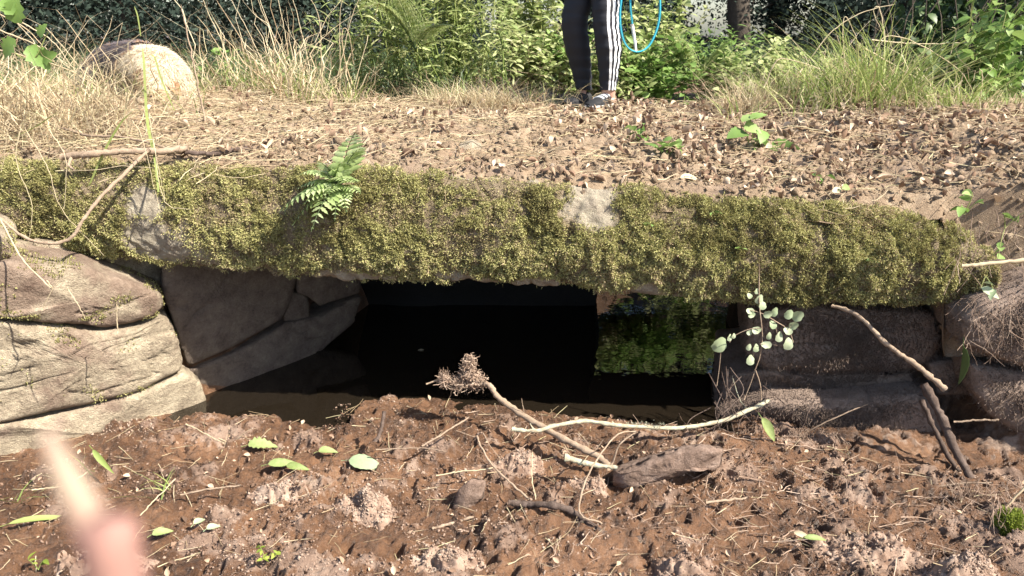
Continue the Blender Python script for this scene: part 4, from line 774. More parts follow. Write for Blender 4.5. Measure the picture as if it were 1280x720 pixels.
for (a, b, L, ang, r) in [(937,370,.023,2.6,.7), (946,364,.020,1.6,.9), (949,374,.034,1.4,.8), (953,382,.030,-1.2,.6), (938,389,.030,3.0,.75), (940,394,.025,3.5,.5), (960,393,.030,.6,.6), (986,393,.034,1.2,.3), (997,395,.042,1.0,.4), (968,390,.034,1.4,.25), (992,407,.034,.9,.45), (985,414,.034,-.4,.85), (974,421,.036,-1.6,.95), (985,430,.046,-1.3,.9), (961,420,.028,-1.5,.7), (946,413,.034,3.2,.8), (937,416,.020,3.4,.9), (936,434,.024,-1.8,.8), (945,435,.030,-1.4,.55), (938,450,.036,-1.6,.75), (958,431,.034,0,.95), (912,422,.026,-1.6,.9), (917,420,.02,-1.4,.9), (966,406,.03,-.9,.1)]:
    facing_leaf(lvb, a, b, 2.265, L, ang, r, wd=rng.uniform(.7, .95))
build('stem', stb, M['stick'], br); build('leaves', lvb, M['leafpale'], br)
dl = empty('stemmed_leaf', at(901, 480, 2.3), 'single dull round leaf standing on a long thin stalk left of the bramble', 'leaf'); a_, b_2 = Buf(), Buf(); tubes(a_, catmull([at(896,482,2.3), at(899,460,2.3), at(901,440,2.3)], 10), np.full(10, .0014), sides=5); facing_leaf(b_2, 899, 431, 2.295, .058, 1.5, .3, tilt=.1, wd=1.0)
build('stem', a_, M['stick'], dl); build('leaf_blade', b_2, M['leafpale'], dl)

# ------------------------------------------------------------------ shrubs behind the bridge
def herb(name, label, base, h, wid, nst, leaf, m, cat='shrub', tmpl=LEAFN, per=40, group=None, lean=(0, 0), sm='grass', depth=None, pit=(-.2, .9)):
    root = empty(name, base, label, cat, group); sb2, lb2 = Buf(), Buf(); base = np.asarray(base, float)
    for k in range(nst):
        e = base+np.array([rng.normal(0, wid*.5)+lean[0]*h, rng.normal(0, (depth or wid)*.35), h*rng.uniform(.45, 1.05)]); b0 = base+np.array([rng.normal(0, wid*.3), rng.normal(0, .08), 0])
        c = catmull([b0, b0*.55+e*.45+np.array([0, 0, h*.08])+rng.normal(0, .03, 3), e], 14); tubes(sb2, c, np.linspace(.005, .0015, 14)*(h**.5), sides=5)
        t = U(.15, 1, per); P = c[(t*13).astype(int)]+rng.normal(0, .015+.03*wid, (per, 3)); L = leaf*U(.5, 1.2, per)
        scatter(lb2, *tmpl, None, rotm(U(0, 6.3, per), U(pit[0], pit[1], per), rng.normal(0, .5, per)), L, P, U(0, 1, per))
    build('stem', sb2, M[sm], root); f = build('leaves', lb2, M[m], root); return root
def gbase(px, Y): x = (px-640)/FPX*Y*1.04; return np.array([x, Y, float(ground_z(np.array([x]), np.array([Y]), False)[0])-.02])
H = 'herbs and shrubs behind the bridge'
herb('willow_herb', 'tall feathery bright green herb behind the bridge, left of the person', gbase(520, 5.2), 1.25, .46, 34, .10, 'shrub', per=42, group=H)
herb('willow_herb', 'yellowish leafy herb with upright stems left of the person', gbase(590, 5.3), 1.2, .42, 34, .085, 'shrub', per=44, group=H, tmpl=LEAFN)
herb('willow_herb', 'mixed pale herb just left of the legs', gbase(655, 5.95), 1.1, .36, 30, .075, 'shrub', per=44, group=H, tmpl=LEAF)
herb('nettle_patch', 'low broad-leaved green patch at the knees of the tall herbs', gbase(610, 4.75), .34, .36, 26, .06, 'shrub', per=24, group=H, tmpl=LEAF)
herb('nettle_patch', 'leafy patch right behind the shoes', gbase(700, 5.7), .42, .30, 24, .06, 'leafg', per=26, group=H, tmpl=LEAF)
herb('nettle_patch', 'fresh green leafy patch right of the legs under the blue lead', gbase(800, 5.7), .50, .40, 36, .06, 'leafg', per=30, group=H, tmpl=LEAFB)
herb('willow_herb', 'pale upright herb behind the blue lead', gbase(800, 6.0), .8, .36, 30, .075, 'shrub', per=46, group=H, tmpl=LEAF)
herb('nettle_patch', 'yellow-green leafy patch between the legs and the right grass clump', gbase(860, 5.7), .42, .30, 24, .055, 'shrub', per=26, group=H, tmpl=LEAF)
herb('willow_herb', 'feathery herb leaning left beside the right grass clump', gbase(880, 5.9), .55, .30, 22, .075, 'leafg', per=44, group=H, tmpl=LEAFN)
herb('willow_herb', 'sparse greyish herb at the left end of the herb bank', gbase(468, 5.0), .8, .26, 12, .10, 'shrub', per=26, group=H, tmpl=LEAFN, lean=(-.1, 0))
fern('bracken', 'arching bracken fronds at the left end of the herb bank', gbase(530, 4.9)+np.array([0, 0, .35]), [((-.9,-.2,.7),.55), ((-.6,-.3,1.),.6), ((-.2,-.4,.9),.5), ((.5,-.4,.5),.45), ((.9,-.2,.3),.4), ((-.9,.0,.2),.4)], m='shrub', sub=6, npin=15, wd=.32, up=.25, droop=.5, group=H)
fern('bracken', 'low bracken frond in front of the tall herbs', gbase(590, 4.6)+np.array([0, 0, .10]), [((.9,-.3,.5),.42), ((-.6,-.4,.6),.35), ((.3,-.6,.5),.35)], m='leafg', sub=6, npin=14, wd=.34, up=.3, droop=.7, group=H)
fern('bracken', 'bracken fronds rising just right of the legs', gbase(850, 5.8)+np.array([0, 0, .2]), [((.5,-.3,.9),.5), ((-.4,-.3,.9),.5), ((.9,-.1,.5),.45)], m='shrub', sub=6, npin=14, wd=.32, up=.3, droop=.5, group=H)
herb('bramble_bush', 'bramble leaves among the tall dry grass right of the dog', gbase(325, 4.5), .42, .28, 12, .055, 'leafg', per=14, group=H, tmpl=LEAFB)
herb('nettle_patch', 'small green leaves at the foot of the tall dry grass', gbase(250, 4.3), .2, .2, 10, .05, 'leafg', per=12, group=H, tmpl=LEAF)
# bushes over the stream beyond (their reflection shows in the water)
SB = 'bushes along the stream beyond'
for (x_, y_, h_, w_, m_, l_) in [(.65, 5.62, .42, .6, 'shrub', 'leafy growth on the stream bank whose sunlit side is mirrored at the tunnel mouth'), (1.35, 5.6, .42, .6, 'leafg', 'bright bush on the right stream bank beyond the tunnel mouth'), (1.0, 5.9, .45, .8, 'leafg', 'taller bush at the bend of the stream'), (1.9, 5.8, .5, .7, 'shrub', 'pale bush where the stream turns right'), (.2, 5.7, .55, .5, 'shrub', 'light green bush on the left stream bank beyond the tunnel')]:
    herb('stream_bush', l_, gbase(640, 5)*0+np.array([x_, y_, float(ground_z(np.array([x_]), np.array([y_]), False)[0])-.03]), h_, w_, 34, .065, m_, per=50, group=SB, tmpl=LEAF, sm='stick', depth=.5)
hv = Buf(); n = 160; P = np.stack([U(.35, 1.3, n), U(4.2, 4.34, n), U(.80, .95, n)], 1); t = np.linspace(0, 1, 8); path = P[:, None]+np.array([0, 0, -1.])*(t[None, :, None]*U(.1, .32, n)[:, None, None])+np.cumsum(rng.normal(0, .008, (n, 8, 3)), 1); tubes(hv, path, U(.0012, .003, n)[:, None]*np.ones((1, 8)), sides=4)
tag(build('hanging_roots', hv, M['root']), 'brown roots hanging over the far tunnel mouth, mirrored in the water', 'roots')
# ivy wall right
iv = empty('ivy_bank', (2.9, 4.8, .8), 'dense dark ivy and bramble thicket behind the right grass clump', 'ivy'); lb3, sb3 = Buf(), Buf()
n = 9000; x = U(2.25, 4.9, n); z = .75+1.5*U(0, 1, n); y = 4.95+.22*fbm(np.stack([x, 0*x, z], 1), .5, 3, 95)+U(0, .35, n)-.12*(x-1.8); k = (z < .95+1.0*sstep(2.2, 2.7, x)); P = np.stack([x, y, z], 1)[k]; n = len(P)
scatter(lb3, *LEAFB, None, rotm(rng.normal(-PI/2, .7, n), rng.normal(-.5, .45, n), rng.normal(0, .5, n)), U(.035, .085, n), P, U(0, 1, n))
for k_ in range(60):
    x0 = rng.uniform(2.4, 4.6); tubes(sb3, catmull([(x0, 4.9, .8), (x0+rng.normal(0, .15), 4.85, 1.4), (x0+rng.normal(0, .3), 4.9, 2.2)], 12), np.linspace(.006, .003, 12), sides=5)
build('leaves', lb3, M['leafmid'], iv); build('stem', sb3, M['bark'], iv)
herb('bramble_bush', 'sunlit pale-leaved bramble spray at the upper right edge', np.array([2.32, 3.95, .95]), .75, .30, 16, .07, 'leafg', per=22, group=H, tmpl=LEAFB, lean=(.25, 0), pit=(-.9, .2))
herb('bramble_bush', 'light-catching bramble leaves low at the right edge of the ivy', np.array([2.6, 4.1, .95]), .45, .30, 12, .055, 'leafg', per=16, group=H, tmpl=LEAFB, pit=(-.9, .2))
# leaves at upper left edge
fg = empty('bramble_spray', at(-10, 60, 2.9), 'green lobed leaves poking in at the upper left edge', 'bramble spray'); a_, b_2 = Buf(), Buf()
tubes(a_, catmull([at(-40, 20, 2.9), at(10, 60, 2.85), at(40, 75, 2.8), at(60, 40, 2.8)], 14), np.full(14, .002), sides=5)
for (a, b, L, g_) in [(10,60,.09,-2.4), (48,72,.10,-.9), (58,70,.08,.2), (18,12,.10,1.2), (52,38,.06,.9), (8,5,.08,2)]: facing_leaf(b_2, a, b, 2.8, L, g_, .4, tm=leaf_t(8, .8, .15, .2, .2), tilt=.5)
build('stem', a_, M['grass'], fg); build('leaves', b_2, M['leafg'], fg)

# ------------------------------------------------------------------ trees
def tree(name, label, x, y, h, cr, ch, n, leaf, m, rtr=.16, lean=0., group='trees behind the bridge', cz=None, nclump=40, bare_=.25):
    z0 = float(ground_z(np.array([x]), np.array([y]), False)[0])-.1; root = empty(name, (x, y, z0), label, 'tree', group); tb_, lb_ = Buf(), Buf()
    top = np.array([x+lean*h, y, z0+h]); cz = cz if cz is not None else h-ch*.5; tr = catmull([(x, y, z0), (x+lean*h*.3+rng.normal(0, .1), y, z0+h*.35), (x+lean*h*.6+rng.normal(0, .15), y, z0+h*.7), top], 20)
    tubes(tb_, tr, np.linspace(rtr, rtr*.2, 20), sides=10, rough=.06); c0 = np.array([x+lean*h*.7, y, z0+cz])
    for k in range(nclump):
        a = rng.normal(0, 1, 3); a /= np.linalg.norm(a); q = c0+a*np.array([cr, cr*.8, ch*.5])*rng.uniform(.35, 1.0); s0 = tr[int(np.clip((q[2]-z0)/h*19*.8, 3, 17))]
        c = catmull([s0, (s0+q)/2+np.array([0, 0, .12*cr])+rng.normal(0, .1*cr, 3), q], 9); tubes(tb_, c, np.linspace(rtr*.28, rtr*.05, 9), sides=5)
        m_ = n//nclump; P = c[rng.integers(3, 9, m_)]*.4+q*.6+rng.normal(0, 1, (m_, 3))*np.array([.28, .28, .20])*cr*rng.uniform(.6, 1.2)*.8
        scatter(lb_, *DIA, None, rotm(U(0, 6.3, m_), rng.normal(-.2, .6, m_), rng.normal(0, .8, m_)), leaf*U(.6, 1.4, m_), P, np.clip(rng.normal(rng.uniform(.3, .7), .25, m_), 0, 1))
    build('trunk', tb_, M['bark'], root); build('crown', lb_, M[m], root); return root
for (x, y, h, cr, ch, n, lf_, m_, r_, ln, cz_, l_) in [
    (-9.5, 14, 9, 3.2, 8.6, 36000, .085, 'leafshade', .2, .0, 4.3, 'dark leafy tree mass at the far left behind the dog'),
    (-6.3, 13, 9, 2.6, 8.6, 40000, .08, 'leafshade', .2, .0, 4.2, 'dark hazy tree above and left of the dog'),
    (-3.9, 14, 9, 2.6, 8.6, 40000, .08, 'leafshade', .2, .0, 4.2, 'dark tree between the dog and the tall dry grass'),
    (-1.9, 15, 9, 2.3, 8.6, 34000, .08, 'leafshade', .2, .0, 4.3, 'dark tree behind the left end of the herb bank'),
    (-.2, 17, 10, 2.4, 9, 6500, .09, 'leafshade', .18, .03, 5.2, 'thin-crowned tree with sky gaps left of the person'),
    (1.9, 18, 10, 2.4, 9, 5400, .09, 'leafshade', .16, -.03, 5.4, 'open tree with much sky showing right of the person'),
    (3.4, 11.5, 8, 1.8, 6, 3800, .08, 'leafshade', .17, -.05, 5.8, 'tree with a thick dark leaning trunk above the right herbs'),
    (5.0, 15, 9, 2.2, 8.0, 26000, .085, 'leafshade', .2, .0, 4.6, 'dark tree left of the ivy with bright sky specks'),
    (7.0, 14, 9, 2.6, 8.6, 34000, .085, 'leafshade', .2, .0, 4.2, 'dense tree behind the ivy thicket'),
    (10.5, 15, 9, 3.0, 8.6, 16000, .14, 'leafshade', .2, .0, 4.2, 'dense tree at the far right behind the ivy'),
    (-14, 16, 10, 3.6, 9.6, 16000, .15, 'leafshade', .2, .0, 4.8, 'tree beyond the left frame edge closing the wood'),
    (4.1, 20, 10, 2.6, 9, 5600, .10, 'leafshade', .15, .02, 5.0, 'slender distant tree seen through the sky gap')]:
    tree('tree', l_, x, y, h, cr, 6.2, n if n > 8000 else n*2, lf_, m_, rtr=r_, lean=ln, cz=3.3, nclump=64)
# undergrowth closing the horizon
ug = Buf(); n = 120000; y = U(9.5, 24, n); x = U(-1, 1, n)*(3+y*.85); pxu = 640+FPX*x/y; gap = sstep(580, 620, pxu)*sstep(720, 690, pxu)+sstep(820, 860, pxu)*sstep(1010, 980, pxu); zt = .9+(1-.72*gap)*(1.3+.5*fbm(np.stack([x, y*.3, 0*x], 1), 1.6, 3, 96))*U(0, 1, n)**.8; P = np.stack([x, y, zt], 1)
scatter(ug, *DIA, None, rotm(U(0, 6.3, n), rng.normal(-.2, .6, n), rng.normal(0, .8, n)), U(.05, .12, n), P, np.clip(rng.normal(.4, .3, n), 0, 1))
tag(build('undergrowth', ug, M['leafshade'], origin=(0, 0, 0)), 'shady undergrowth beneath the trees', 'undergrowth', kind='stuff')

# ------------------------------------------------------------------ figures
def skinned(verts, edges, radii, root, sub=2):
    me = bpy.data.meshes.new('tmp'); me.from_pydata([tuple(map(float, v)) for v in verts], edges, []); o = bpy.data.objects.new('tmp', me); COL.objects.link(o)
    md = o.modifiers.new('s', 'SKIN'); lay = me.skin_vertices[0].data if me.skin_vertices else None
    if lay is None:
        bpy.context.view_layer.objects.active = o; bpy.context.view_layer.update(); lay = me.skin_vertices[0].data
    for i, r in enumerate(radii): lay[i].radius = (r, r) if np.isscalar(r) else r; lay[i].use_root = (i == root)
    md.use_smooth_shade = True; s2 = o.modifiers.new('u', 'SUBSURF'); s2.levels = sub; s2.render_levels = sub
    dg = bpy.context.evaluated_depsgraph_get(); ev = o.evaluated_get(dg); m2 = bpy.data.meshes.new_from_object(ev)
    V = np.array([v.co[:] for v in m2.vertices]); Nn = np.array([v.normal[:] for v in m2.vertices]); Q = [p.vertices[:] for p in m2.polygons if len(p.vertices) == 4]; T = [p.vertices[:] for p in m2.polygons if len(p.vertices) == 3]
    bpy.data.objects.remove(o); bpy.data.meshes.remove(m2); bpy.data.meshes.remove(me); return V, Nn, Q, T
# ---- dog: standing, head down in the grass
M['fur'] = mat('fur', [(0., (.05,.045,.055)), (.25, (.16,.14,.15)), (.5, (.33,.19,.10)), (.72, (.50,.40,.28)), (1., (.72,.62,.47))], ns=40, vary=.93, rough=.8, transl=.2)
D = [at(124,96,4.22), at(142,86,4.10), at(165,82,3.98), at(190,82,3.86), at(204,100,3.76), at(196,116,3.66), at(200,127,3.60), at(206,138,3.55), at(108,92,4.28), at(98,112,4.32)]
gd = .97
def legpts(p, dx, dy): return [np.array([p[0]+dx, p[1]+dy, 1.10]), np.array([p[0]+dx+.01, p[1]+dy-.02, 1.03]), np.array([p[0]+dx, p[1]+dy, gd]), np.array([p[0]+dx-.01, p[1]+dy-.045, gd-.01])]
Vd = list(D); Ed = [(0,1),(1,2),(2,3),(3,4),(4,5),(5,6),(6,7),(0,8),(8,9)]; Rd = [.10,.115,.125,.14,.115,.066,.05,.028,.035,.028]
for base_i, dx, dy in ((4,.09,.02),(3,-.05,-.06),(0,.07,.04),(1,-.06,-.10)):
    k0 = len(Vd); Vd += legpts(D[base_i], dx, dy); Ed += [(base_i, k0), (k0,k0+1), (k0+1,k0+2), (k0+2,k0+3)]; Rd += [.045,.03,.024,.026]
V, Nn, Q, T = skinned(Vd, Ed, Rd, 2)
sh = D[3]; rp = D[0]; axd = (sh-rp)/np.linalg.norm(sh-rp)
def furcol(P, noise=.09):
    s_ = (P-rp)@axd/np.linalg.norm(sh-rp); h_ = (P[:, 2]-1.05)/.3; n_ = rng.normal(0, noise, len(P)); st = fbm(P, .05, 2, 99)*.25
    saddle = sstep(.0, .12, s_)*sstep(1.06, .86, s_+st)*sstep(.0, .35, h_); c = .97-.86*saddle+.30*saddle*(rng.uniform(0, 1, len(P)) > .86)
    hd = np.linalg.norm((P-(D[4]+np.array([-.07, -.09, -.01])))*np.array([1, .6, .8]), axis=1)+.02*fbm(P, .03, 2, 98); c = np.where(hd < .062, .54, c); hd2 = np.linalg.norm(P-D[6], axis=1); c = np.where(hd2 < .055, .58, c); c = np.where(np.linalg.norm(P-D[7], axis=1) < .03, .12, c); return np.clip(c+n_+st*.3, 0, 1)
dog = empty('dog', (D[2][0], D[2][1], gd), 'long-haired cream and grey dog with its head down in the dry grass', 'dog')
b = Buf(); b.add(V, Q, T if T else None, r=furcol(V, .02)); build('body', b, M['fur'], dog)
Qa = np.array(Q);  ar = np.linalg.norm(np.cross(V[Qa[:, 1]]-V[Qa[:, 0]], V[Qa[:, 3]]-V[Qa[:, 0]]), axis=1); nF = 60000; pick = rng.choice(len(Qa), nF, p=ar/ar.sum()); u_, v_ = U(0, 1, nF), U(0, 1, nF); wts = np.stack([(1-u_)*(1-v_), u_*(1-v_), u_*v_, (1-u_)*v_], 1)
P = (V[Qa[pick]]*wts[..., None]).sum(1); Nf = (Nn[Qa[pick]]*wts[..., None]).sum(1); flow = -axd*.35+np.array([0, 0, -.85])+.35*np.stack([fbm(P, .13, 2, 101), fbm(P, .13, 2, 102), fbm(P, .13, 2, 103)], 1)+rng.normal(0, .10, P.shape); flow = flow-Nf*(flow*Nf).sum(1)[:, None]
t = np.linspace(0, 1, 5); Lf = U(.025, .06, nF)*np.where(np.linalg.norm(P-D[6], axis=1) < .09, .4, 1)*np.where(P[:, 2] < 1.08, .6, 1); path = P[:, None]+(Nf[:, None]*(.55*t-.25*t**2)[None, :, None]+flow[:, None]*(.95*t**1.3)[None, :, None])*Lf[:, None, None]
sd = np.cross(Nf, flow); sd /= np.linalg.norm(sd, axis=1, keepdims=True)+1e-9; b = Buf(); strips(b, path, np.array([.0018, .0020, .0018, .0012, .0004])[None]*np.ones((nF, 1)), sd, furcol(P))
nL = 1600; pl_ = rng.integers(0, nF, nL); pth = P[pl_][:, None]+(Nf[pl_][:, None]*(.75*t-.35*t**2)[None, :, None]+flow[pl_][:, None]*(.9*t**1.3)[None, :, None])*U(.045, .075, nL)[:, None, None]+np.cumsum(rng.normal(0, .0012, (nL, 5, 3)), 1)
strips(b, pth, np.array([.0016, .0018, .0016, .0010, .0003])[None]*np.ones((nL, 1)), sd[pl_], furcol(P[pl_])); build('fur', b, M['fur'], dog)
for s_ in (-1, 1):
    e = D[5]+np.array([.055*s_, .01, .045]); b = Buf(); tv, tf = leaf_t(6, .75, .3, .4); Rm = rotm(np.array([0. if s_ > 0 else PI]), np.array([-.7]), np.array([.6*s_])); b.add(np.einsum('ij,kj->ki', Rm[0], tv*.085)+e, tf, r=.5); b.add(np.einsum('ij,kj->ki', Rm[0], tv*.082)+e+np.array([0, .004, -.003]), tf[:, ::-1], r=.45); build('ear', b, M['fur'], dog)
M['black'] = plain('black_gloss', (.012, .011, .012), .3); M['skin'] = plain('skin', (.52, .30, .22), .55)
for s_ in (-1, 1): b = Buf(); b.add(ICV*.007+D[6]+np.array([.022*s_, -.030, .025]), None, ICT); build('eye', b, M['black'], dog)
b = Buf(); b.add(ICV*np.array([.013, .011, .010])+D[7]+np.array([0, -.022, -.005]), None, ICT); build('nose', b, M['black'], dog)

# ---- person, mostly above the frame: leggings, ankles and shoes are what shows
def P3(px, py, Y): return at(px, py, Y)
gp = float(deck_z(np.array([.45]), np.array([4.05]), False)[0])
RL = [P3(738,-75,4.17), P3(730,-35,4.16), P3(724,0,4.15), P3(718,28,4.14), P3(722,60,4.16), P3(727,90,4.18), P3(730,112,4.18), P3(731,124,4.18)]
LL = [P3(752,-75,4.12), P3(755,-35,4.08), P3(758,0,4.05), P3(758,30,4.03), P3(761,60,4.03), P3(761,90,4.04), P3(760,112,4.05), P3(760,128,4.05)]
RR = [.098, .090, .077, .068, .068, .053, .043]
hipR, hipL = RL[0], LL[0]; pel = (hipR+hipL)/2+np.array([.01, 0, .10]); chest = pel+np.array([.01, 0, .33]); neck = chest+np.array([0, -.01, .17]); head = neck+np.array([-.02, -.02, .13]); crown_ = head+np.array([0, 0, .07])
fwd = np.array([-.9, -.42, 0]); lat = np.array([.42, -.9, 0])
hand = P3(803,-42,3.98); elb = chest+lat*.24+np.array([.05, 0, -.22]); shl = chest+lat*.17+np.array([0, 0, .10]); shr = chest-lat*.17+np.array([0, 0, .10]); elr = chest-lat*.24+np.array([0, 0, -.18]); har = pel-lat*.25+fwd*.08+np.array([0, 0, -.02])
Vp = [pel, chest, neck, head, crown_, shl, elb, hand, shr, elr, har]; Ep = [(0,1),(1,2),(2,3),(3,4),(1,5),(5,6),(6,7),(1,8),(8,9),(9,10)]; Rp = [.125,.125,.052,.082,.06,.055,.038,.028,.055,.038,.028]
ftd = np.array([-.62, -.78, 0]); 
for L_ in (RL, LL):
    k0 = len(Vp); Vp += [L_[0], L_[3], L_[5], L_[7]]; Ep += [(0,k0), (k0,k0+1), (k0+1,k0+2), (k0+2,k0+3)]; Rp += [.088,.056,.042,.036]
    k1 = len(Vp); a0 = L_[7]; Vp += [np.array([a0[0], a0[1], gp+.045]), np.array([a0[0], a0[1], gp+.035])+ftd*.09, np.array([a0[0], a0[1], gp+.028])+ftd*.15]; Ep += [(k1-1,k1),(k1,k1+1),(k1+1,k1+2)]; Rp += [.034,.03,.024]
for h_, s_ in ((7, 1), (10, -1)):
    hp = Vp[h_]; dn_ = np.array([0, 0, -1.]) if s_ < 0 else np.array([.25, -.35, -.9]); dn_ = dn_/np.linalg.norm(dn_); ac = fwd*1.
    pm = len(Vp); Vp.append(hp+dn_*.05); Ep.append((h_, pm)); Rp.append((.030, .02))
    for q_, (o_, l_) in enumerate(((-.028,.062),(-.009,.072),(.010,.068),(.027,.054))):
        k2 = len(Vp); b0 = hp+dn_*.085+ac*o_; Vp += [b0, b0+dn_*l_*.5-lat*s_*.012, b0+dn_*l_*.8-lat*s_*.034]; Ep += [(pm,k2),(k2,k2+1),(k2+1,k2+2)]; Rp += [.0095,.0085,.007]
    k2 = len(Vp); b0 = hp+dn_*.04+ac*.036; Vp += [b0, b0+dn_*.03+ac*.018, b0+dn_*.055+ac*.012]; Ep += [(pm,k2),(k2,k2+1),(k2+1,k2+2)]; Rp += [.011,.010,.008]
V, Nn, Q, T = skinned(Vp, Ep, Rp, 0)
person = empty('person', (.5, 4.1, gp), 'person standing on the bridge in black leggings with three white side stripes', 'person')
b = Buf(); b.add(V, Q, T if T else None); build('body', b, M['skin'], person)
ml = bpy.data.materials.new('striped_leggings'); ml.use_nodes = True; nt = ml.node_tree; p = nt.nodes['Principled BSDF']; p.inputs['Roughness'].default_value = .75
a_ = nt.nodes.new('ShaderNodeAttribute'); a_.attribute_name = 'zone'; r_ = nt.nodes.new('ShaderNodeValToRGB'); r_.color_ramp.interpolation = 'CONSTANT'; e = r_.color_ramp.elements
bk, wh = (.011, .012, .018, 1), (.80, .80, .80, 1); e[0].position = 0; e[0].color = bk; e[1].position = .01; e[1].color = wh
for q_, c_ in ((.21, bk), (.40, wh), (.60, bk), (.79, wh), (.99, bk)): x_ = e.new(q_); x_.color = c_
nt.links.new(a_.outputs['Fac'], r_.inputs[0]); nt.links.new(r_.outputs[0], p.inputs['Base Color'])
b = Buf()
for L_, hw, ctr in ((LL, 1, math.atan2(-.90, .42)), (RL, 0, math.atan2(.9, -.42))):
    c = catmull(np.array(L_[:7]), 60); rr = np.interp(np.linspace(0, 6, 60), range(7), RR); rr = rr*(1+.02*fbm(c*np.array([1, 1, 3]), .06, 2, 111)); th = np.arange(97)/96*2*PI+ctr+PI
    V = c[:, None]+rr[:, None, None]*np.stack([np.cos(th), np.sin(th), 0*th], 1)[None]; V[:, :, 2] += 0
    wr = .0022*np.sin(c[:, None, 2]*95+1.5*np.sin(th)[None]*2)+.0016*np.sin(c[:, None, 2]*210+th[None]*1.0); V[:, :, :2] += (wr[..., None]*np.stack([np.cos(th), np.sin(th)], 1)[None])
    u = np.clip((th-(ctr+2*PI)+.52)/1.04, 0, 1); b.add(V.reshape(-1, 3), grid_faces(60, 97), z=np.tile(u, 60))
    b.add(np.vstack([V[-1], V[-1]*1+np.array([0, 0, .02])-(V[-1]-c[-1])*.22]), grid_faces(2, 97), z=0.)
def ell_loft(b, cs, ra, rb_, d1, d2, n=48, z=0.):
    th = np.arange(n)/n*2*PI; V = np.array([c+np.cos(th)[:, None]*a*d1+np.sin(th)[:, None]*b2*d2 for c, a, b2 in zip(cs, ra, rb_)]); k = len(cs); b.add(V.reshape(-1, 3), grid_faces(k, n, close_v=True), z=z); return V
hc = catmull(np.array([(hipR+hipL)/2+np.array([0, 0, -.03]), pel+np.array([0, 0, -.03]), pel+np.array([0, 0, .06])]), 14); ell_loft(b, hc, np.linspace(.16, .165, 14), np.linspace(.115, .13, 14), lat, fwd)
build('leggings', b, ml, person)
M['top'] = plain('grey_cotton', (.30, .31, .34), .9); b = Buf(); tc = catmull(np.array([pel+np.array([0, 0, .0]), pel+np.array([0, 0, .16]), chest, chest+np.array([0, 0, .12]), neck]), 30)
ell_loft(b, tc, np.interp(np.linspace(0, 1, 30), [0, .3, .65, .88, 1], [.175, .155, .175, .15, .06]), np.interp(np.linspace(0, 1, 30), [0, .3, .65, .88, 1], [.14, .125, .135, .09, .06]), lat, fwd)
for s0, e0 in ((shl, elb), (shr, elr)): tubes(b, catmull([s0, (s0+e0)/2, e0*.85+s0*.15], 12), np.linspace(.066, .056, 12), sides=20)
build('shirt', b, M['top'], person)
M['hair'] = plain('brown_hair', (.07, .04, .022), .6); b = Buf(); v = ICV.copy(); bb = bmesh.new(); bmesh.ops.create_icosphere(bb, subdivisions=4, radius=1); V = np.array([q.co[:] for q in bb.verts]); F_ = np.array([[q.index for q in f.verts] for f in bb.faces]); bb.free()
cf = V@fwd; keep_ = ~((V[F_].mean(1)@fwd > .35) & (V[F_].mean(1)[:, 2] < .45)) & (V[F_].mean(1)[:, 2] > -.8); b.add(V*np.array([.092, .098, .108])+(head+crown_)/2+np.array([0, 0, .01]), None, F_[keep_]); build('hair', b, M['hair'], person)
M['white'] = plain('white_trim', (.75, .75, .74), .7); M['shoe'] = plain('black_mesh_shoe', (.018, .018, .02), .8, bump=.001)
for L_, gcol, nm in ((RL, M['shoe'], 0), (LL, M['shoe'], 1)):
    a0 = L_[7]; hb_ = np.array([a0[0], a0[1], gp+.012])-ftd*.055; sdv = np.array([-ftd[1], ftd[0], 0]); S_ = np.linspace(0, 1, 22)
    wv = np.interp(S_, [0, .08, .3, .55, .75, .92, 1], [.012, .028, .033, .037, .043, .034, .010]); hv_ = np.interp(S_, [0, .06, .28, .42, .6, .85, 1], [.025, .050, .052, .048, .040, .030, .012]); th = np.linspace(0, PI, 17)
    V = np.array([hb_+ftd*(s*.245)+sdv*(np.cos(th)*w_*(1+.1*np.sin(th)))[:, None]+np.array([0, 0, 1.])*(np.abs(np.sin(th))**.75*h_)[:, None] for s, w_, h_ in zip(S_, wv, hv_)]); V[:, :, 2] += .012
    b = Buf(); b.add(V.reshape(-1, 3), grid_faces(22, 17)); sh_ = build('shoe', b, M['shoe'], person)
    b = Buf(); so_ = np.array([[hb_+ftd*(s*.25-.002)+sdv*w_*1.08*k for k in (-1, -.5, 0, .5, 1)] for s, w_ in zip(S_, wv)]); top_ = so_.copy(); top_[:, :, 2] += .016; b.add(top_.reshape(-1, 3), grid_faces(22, 5)); b.add(so_.reshape(-1, 3), grid_faces(22, 5)[:, ::-1])
    for e_ in (0, -1): b.add(np.concatenate([so_[:, e_], top_[:, e_]]), [[i, i+1, 23+i, 22+i] for i in range(21)])
    build('sole', b, M['white'] if nm else M['shoe'], sh_)
    if nm:
        b = Buf()
        for q_ in range(5): s = .38+.07*q_; i = int(s*21); c = V[i]; tubes(b, c[4:13]+np.array([0, 0, .003]), np.full(9, .0035), sides=6)
        build('laces', b, M['white'], sh_)
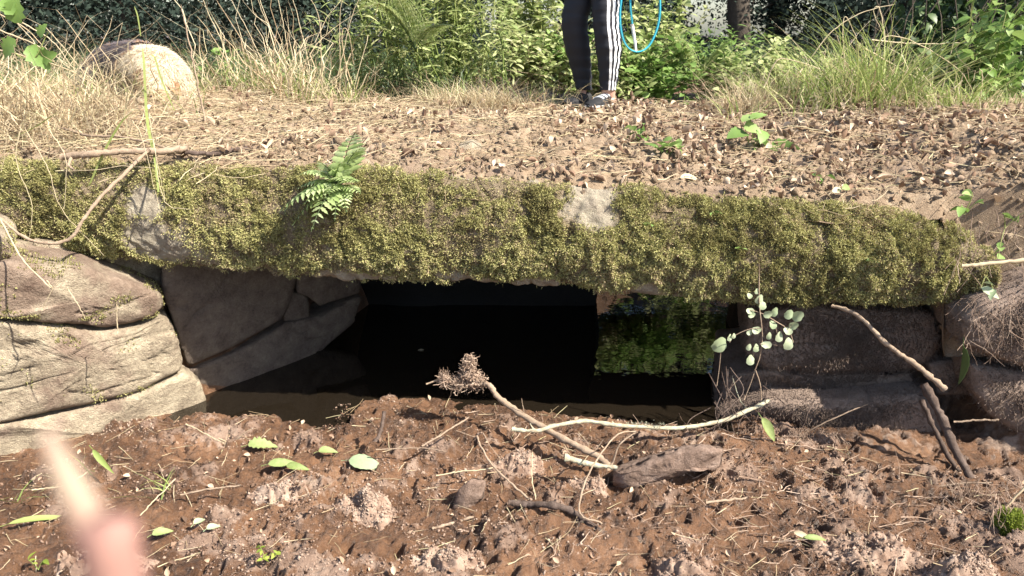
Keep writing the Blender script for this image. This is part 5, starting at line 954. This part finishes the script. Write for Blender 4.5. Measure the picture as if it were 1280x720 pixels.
# ---- lead
M['lead'] = plain('cyan_webbing', (.06, .48, .60), .6); b = Buf()
def webbing(pts, Y, wd=.014): c = catmull([at(a, b_, Y+dy) for a, b_, dy in pts], 50); V = strips(b, c[None], np.full((1, 50), wd), np.array([[.8, -.6, 0]]), np.array([.5])); strips(b, c[None]+np.array([[[0.001, .002, 0]]]), np.full((1, 50), wd), np.array([[.8, -.6, 0]]), np.array([.5])); tubes(b, c, np.full(50, wd*.28), sides=6)
webbing([(803,-44,0), (784,-30,0), (776,5,0), (776,35,0), (783,57,0), (797,65,-.02), (812,56,-.02), (823,30,-.02), (825,0,-.02), (820,-25,0), (805,-44,0)], 3.96)
webbing([(803,-44,0), (790,-15,.01), (788,5,.01), (791,35,.02)], 3.96, .012)
lead = build('dog_lead', b, M['lead']); tag(lead, 'cyan webbing dog lead looped below the hand beside the leggings', 'dog lead')
b = Buf(); c = catmull([at(790,30,3.98), at(793,48,3.98), at(795,64,3.98)], 10); tubes(b, c, np.linspace(.009, .006, 10), sides=8); build('clip', b, M['white'], lead)
# ---- out-of-focus dry stalk close to the lens
M['stalkpink'] = mat('fresh_cut_stalk', [(.38,.20,.17), (.42,.26,.20), (.43,.33,.24), (.40,.28,.22)], ns=10, vary=.9, rough=.7, transl=.3)
b = Buf(); c = catmull([at(56,535,.076), at(80,590,.074), at(114,655,.072), at(148,730,.070), at(165,830,.068), (-.050,.07,1.1), (-.08,.14,.6), (-.10,.16,.08)], 90)
t_ = np.linspace(0, 1, 90); tubes(b, c, np.interp(t_, [0, .04, .16, .34, .42, 1], [.0004, .0009, .0017, .0023, .0028, .004]), r=[.6], sides=12, rough=.03); b.r[0] = np.repeat(np.interp(t_, [0, .1, .22, .34, 1], [.95, .8, .62, .1, 0]), 12)
tag(build('dry_stalk', b, M['stalkpink']), 'blurred pale pinkish stalk close to the lens at the lower left', 'stalk')


# ------------------------------------------------------------------ small green bits on the mud
def mud_tuft(px, py, n, h, label, m='grass', name='grass_sprig'):
    c = gz(px, py, .08); q = rng.normal(0, .02, (n, 3)); P = c+q; P[:, 2] = ground_z(P[:, 0], P[:, 1])-.003; b = Buf(); blades(b, P, U(h*.5, h, n), U(.003, .006, n), U(.3, 1.3, n), 6, .7, kink=.05)
    return tag(build(name, b, M[m]), label, 'grass')
mud_tuft(25, 615, 8, .11, 'few limp green blades on the mud at the far left')
mud_tuft(205, 612, 9, .08, 'pale green blades sprouting behind the yellowed leaf')
mud_tuft(118, 585, 7, .09, 'green blades at the foot of the pale left stone')
mud_tuft(285, 535, 7, .07, 'thin pale blades lying by the pool edge', 'straw')
plant('seedling', 'yellow-green mossy sprout at the bottom edge left of centre', gz(332, 700, .1), [((-.01,0,.04),5,.022,.0014), ((.03,.0,.02),5,.02,.0014), ((.0,-.02,.02),4,.02,.0014)], 'mossb', tmpl=LEAF)
plant('seedling', 'bright little sprout in the bottom left corner', gz(48, 712, .1), [((-.02,0,.03),4,.022,.0014), ((.02,.0,.03),4,.02,.0014)], 'mossb', tmpl=LEAF)
one_leaf(524, 437, .004, .022, .7, 'tiny pale leaf floating on the black water in the tunnel', 'straw', pit=0, roll=.05, r=.7, droop=.02, fold=.02)
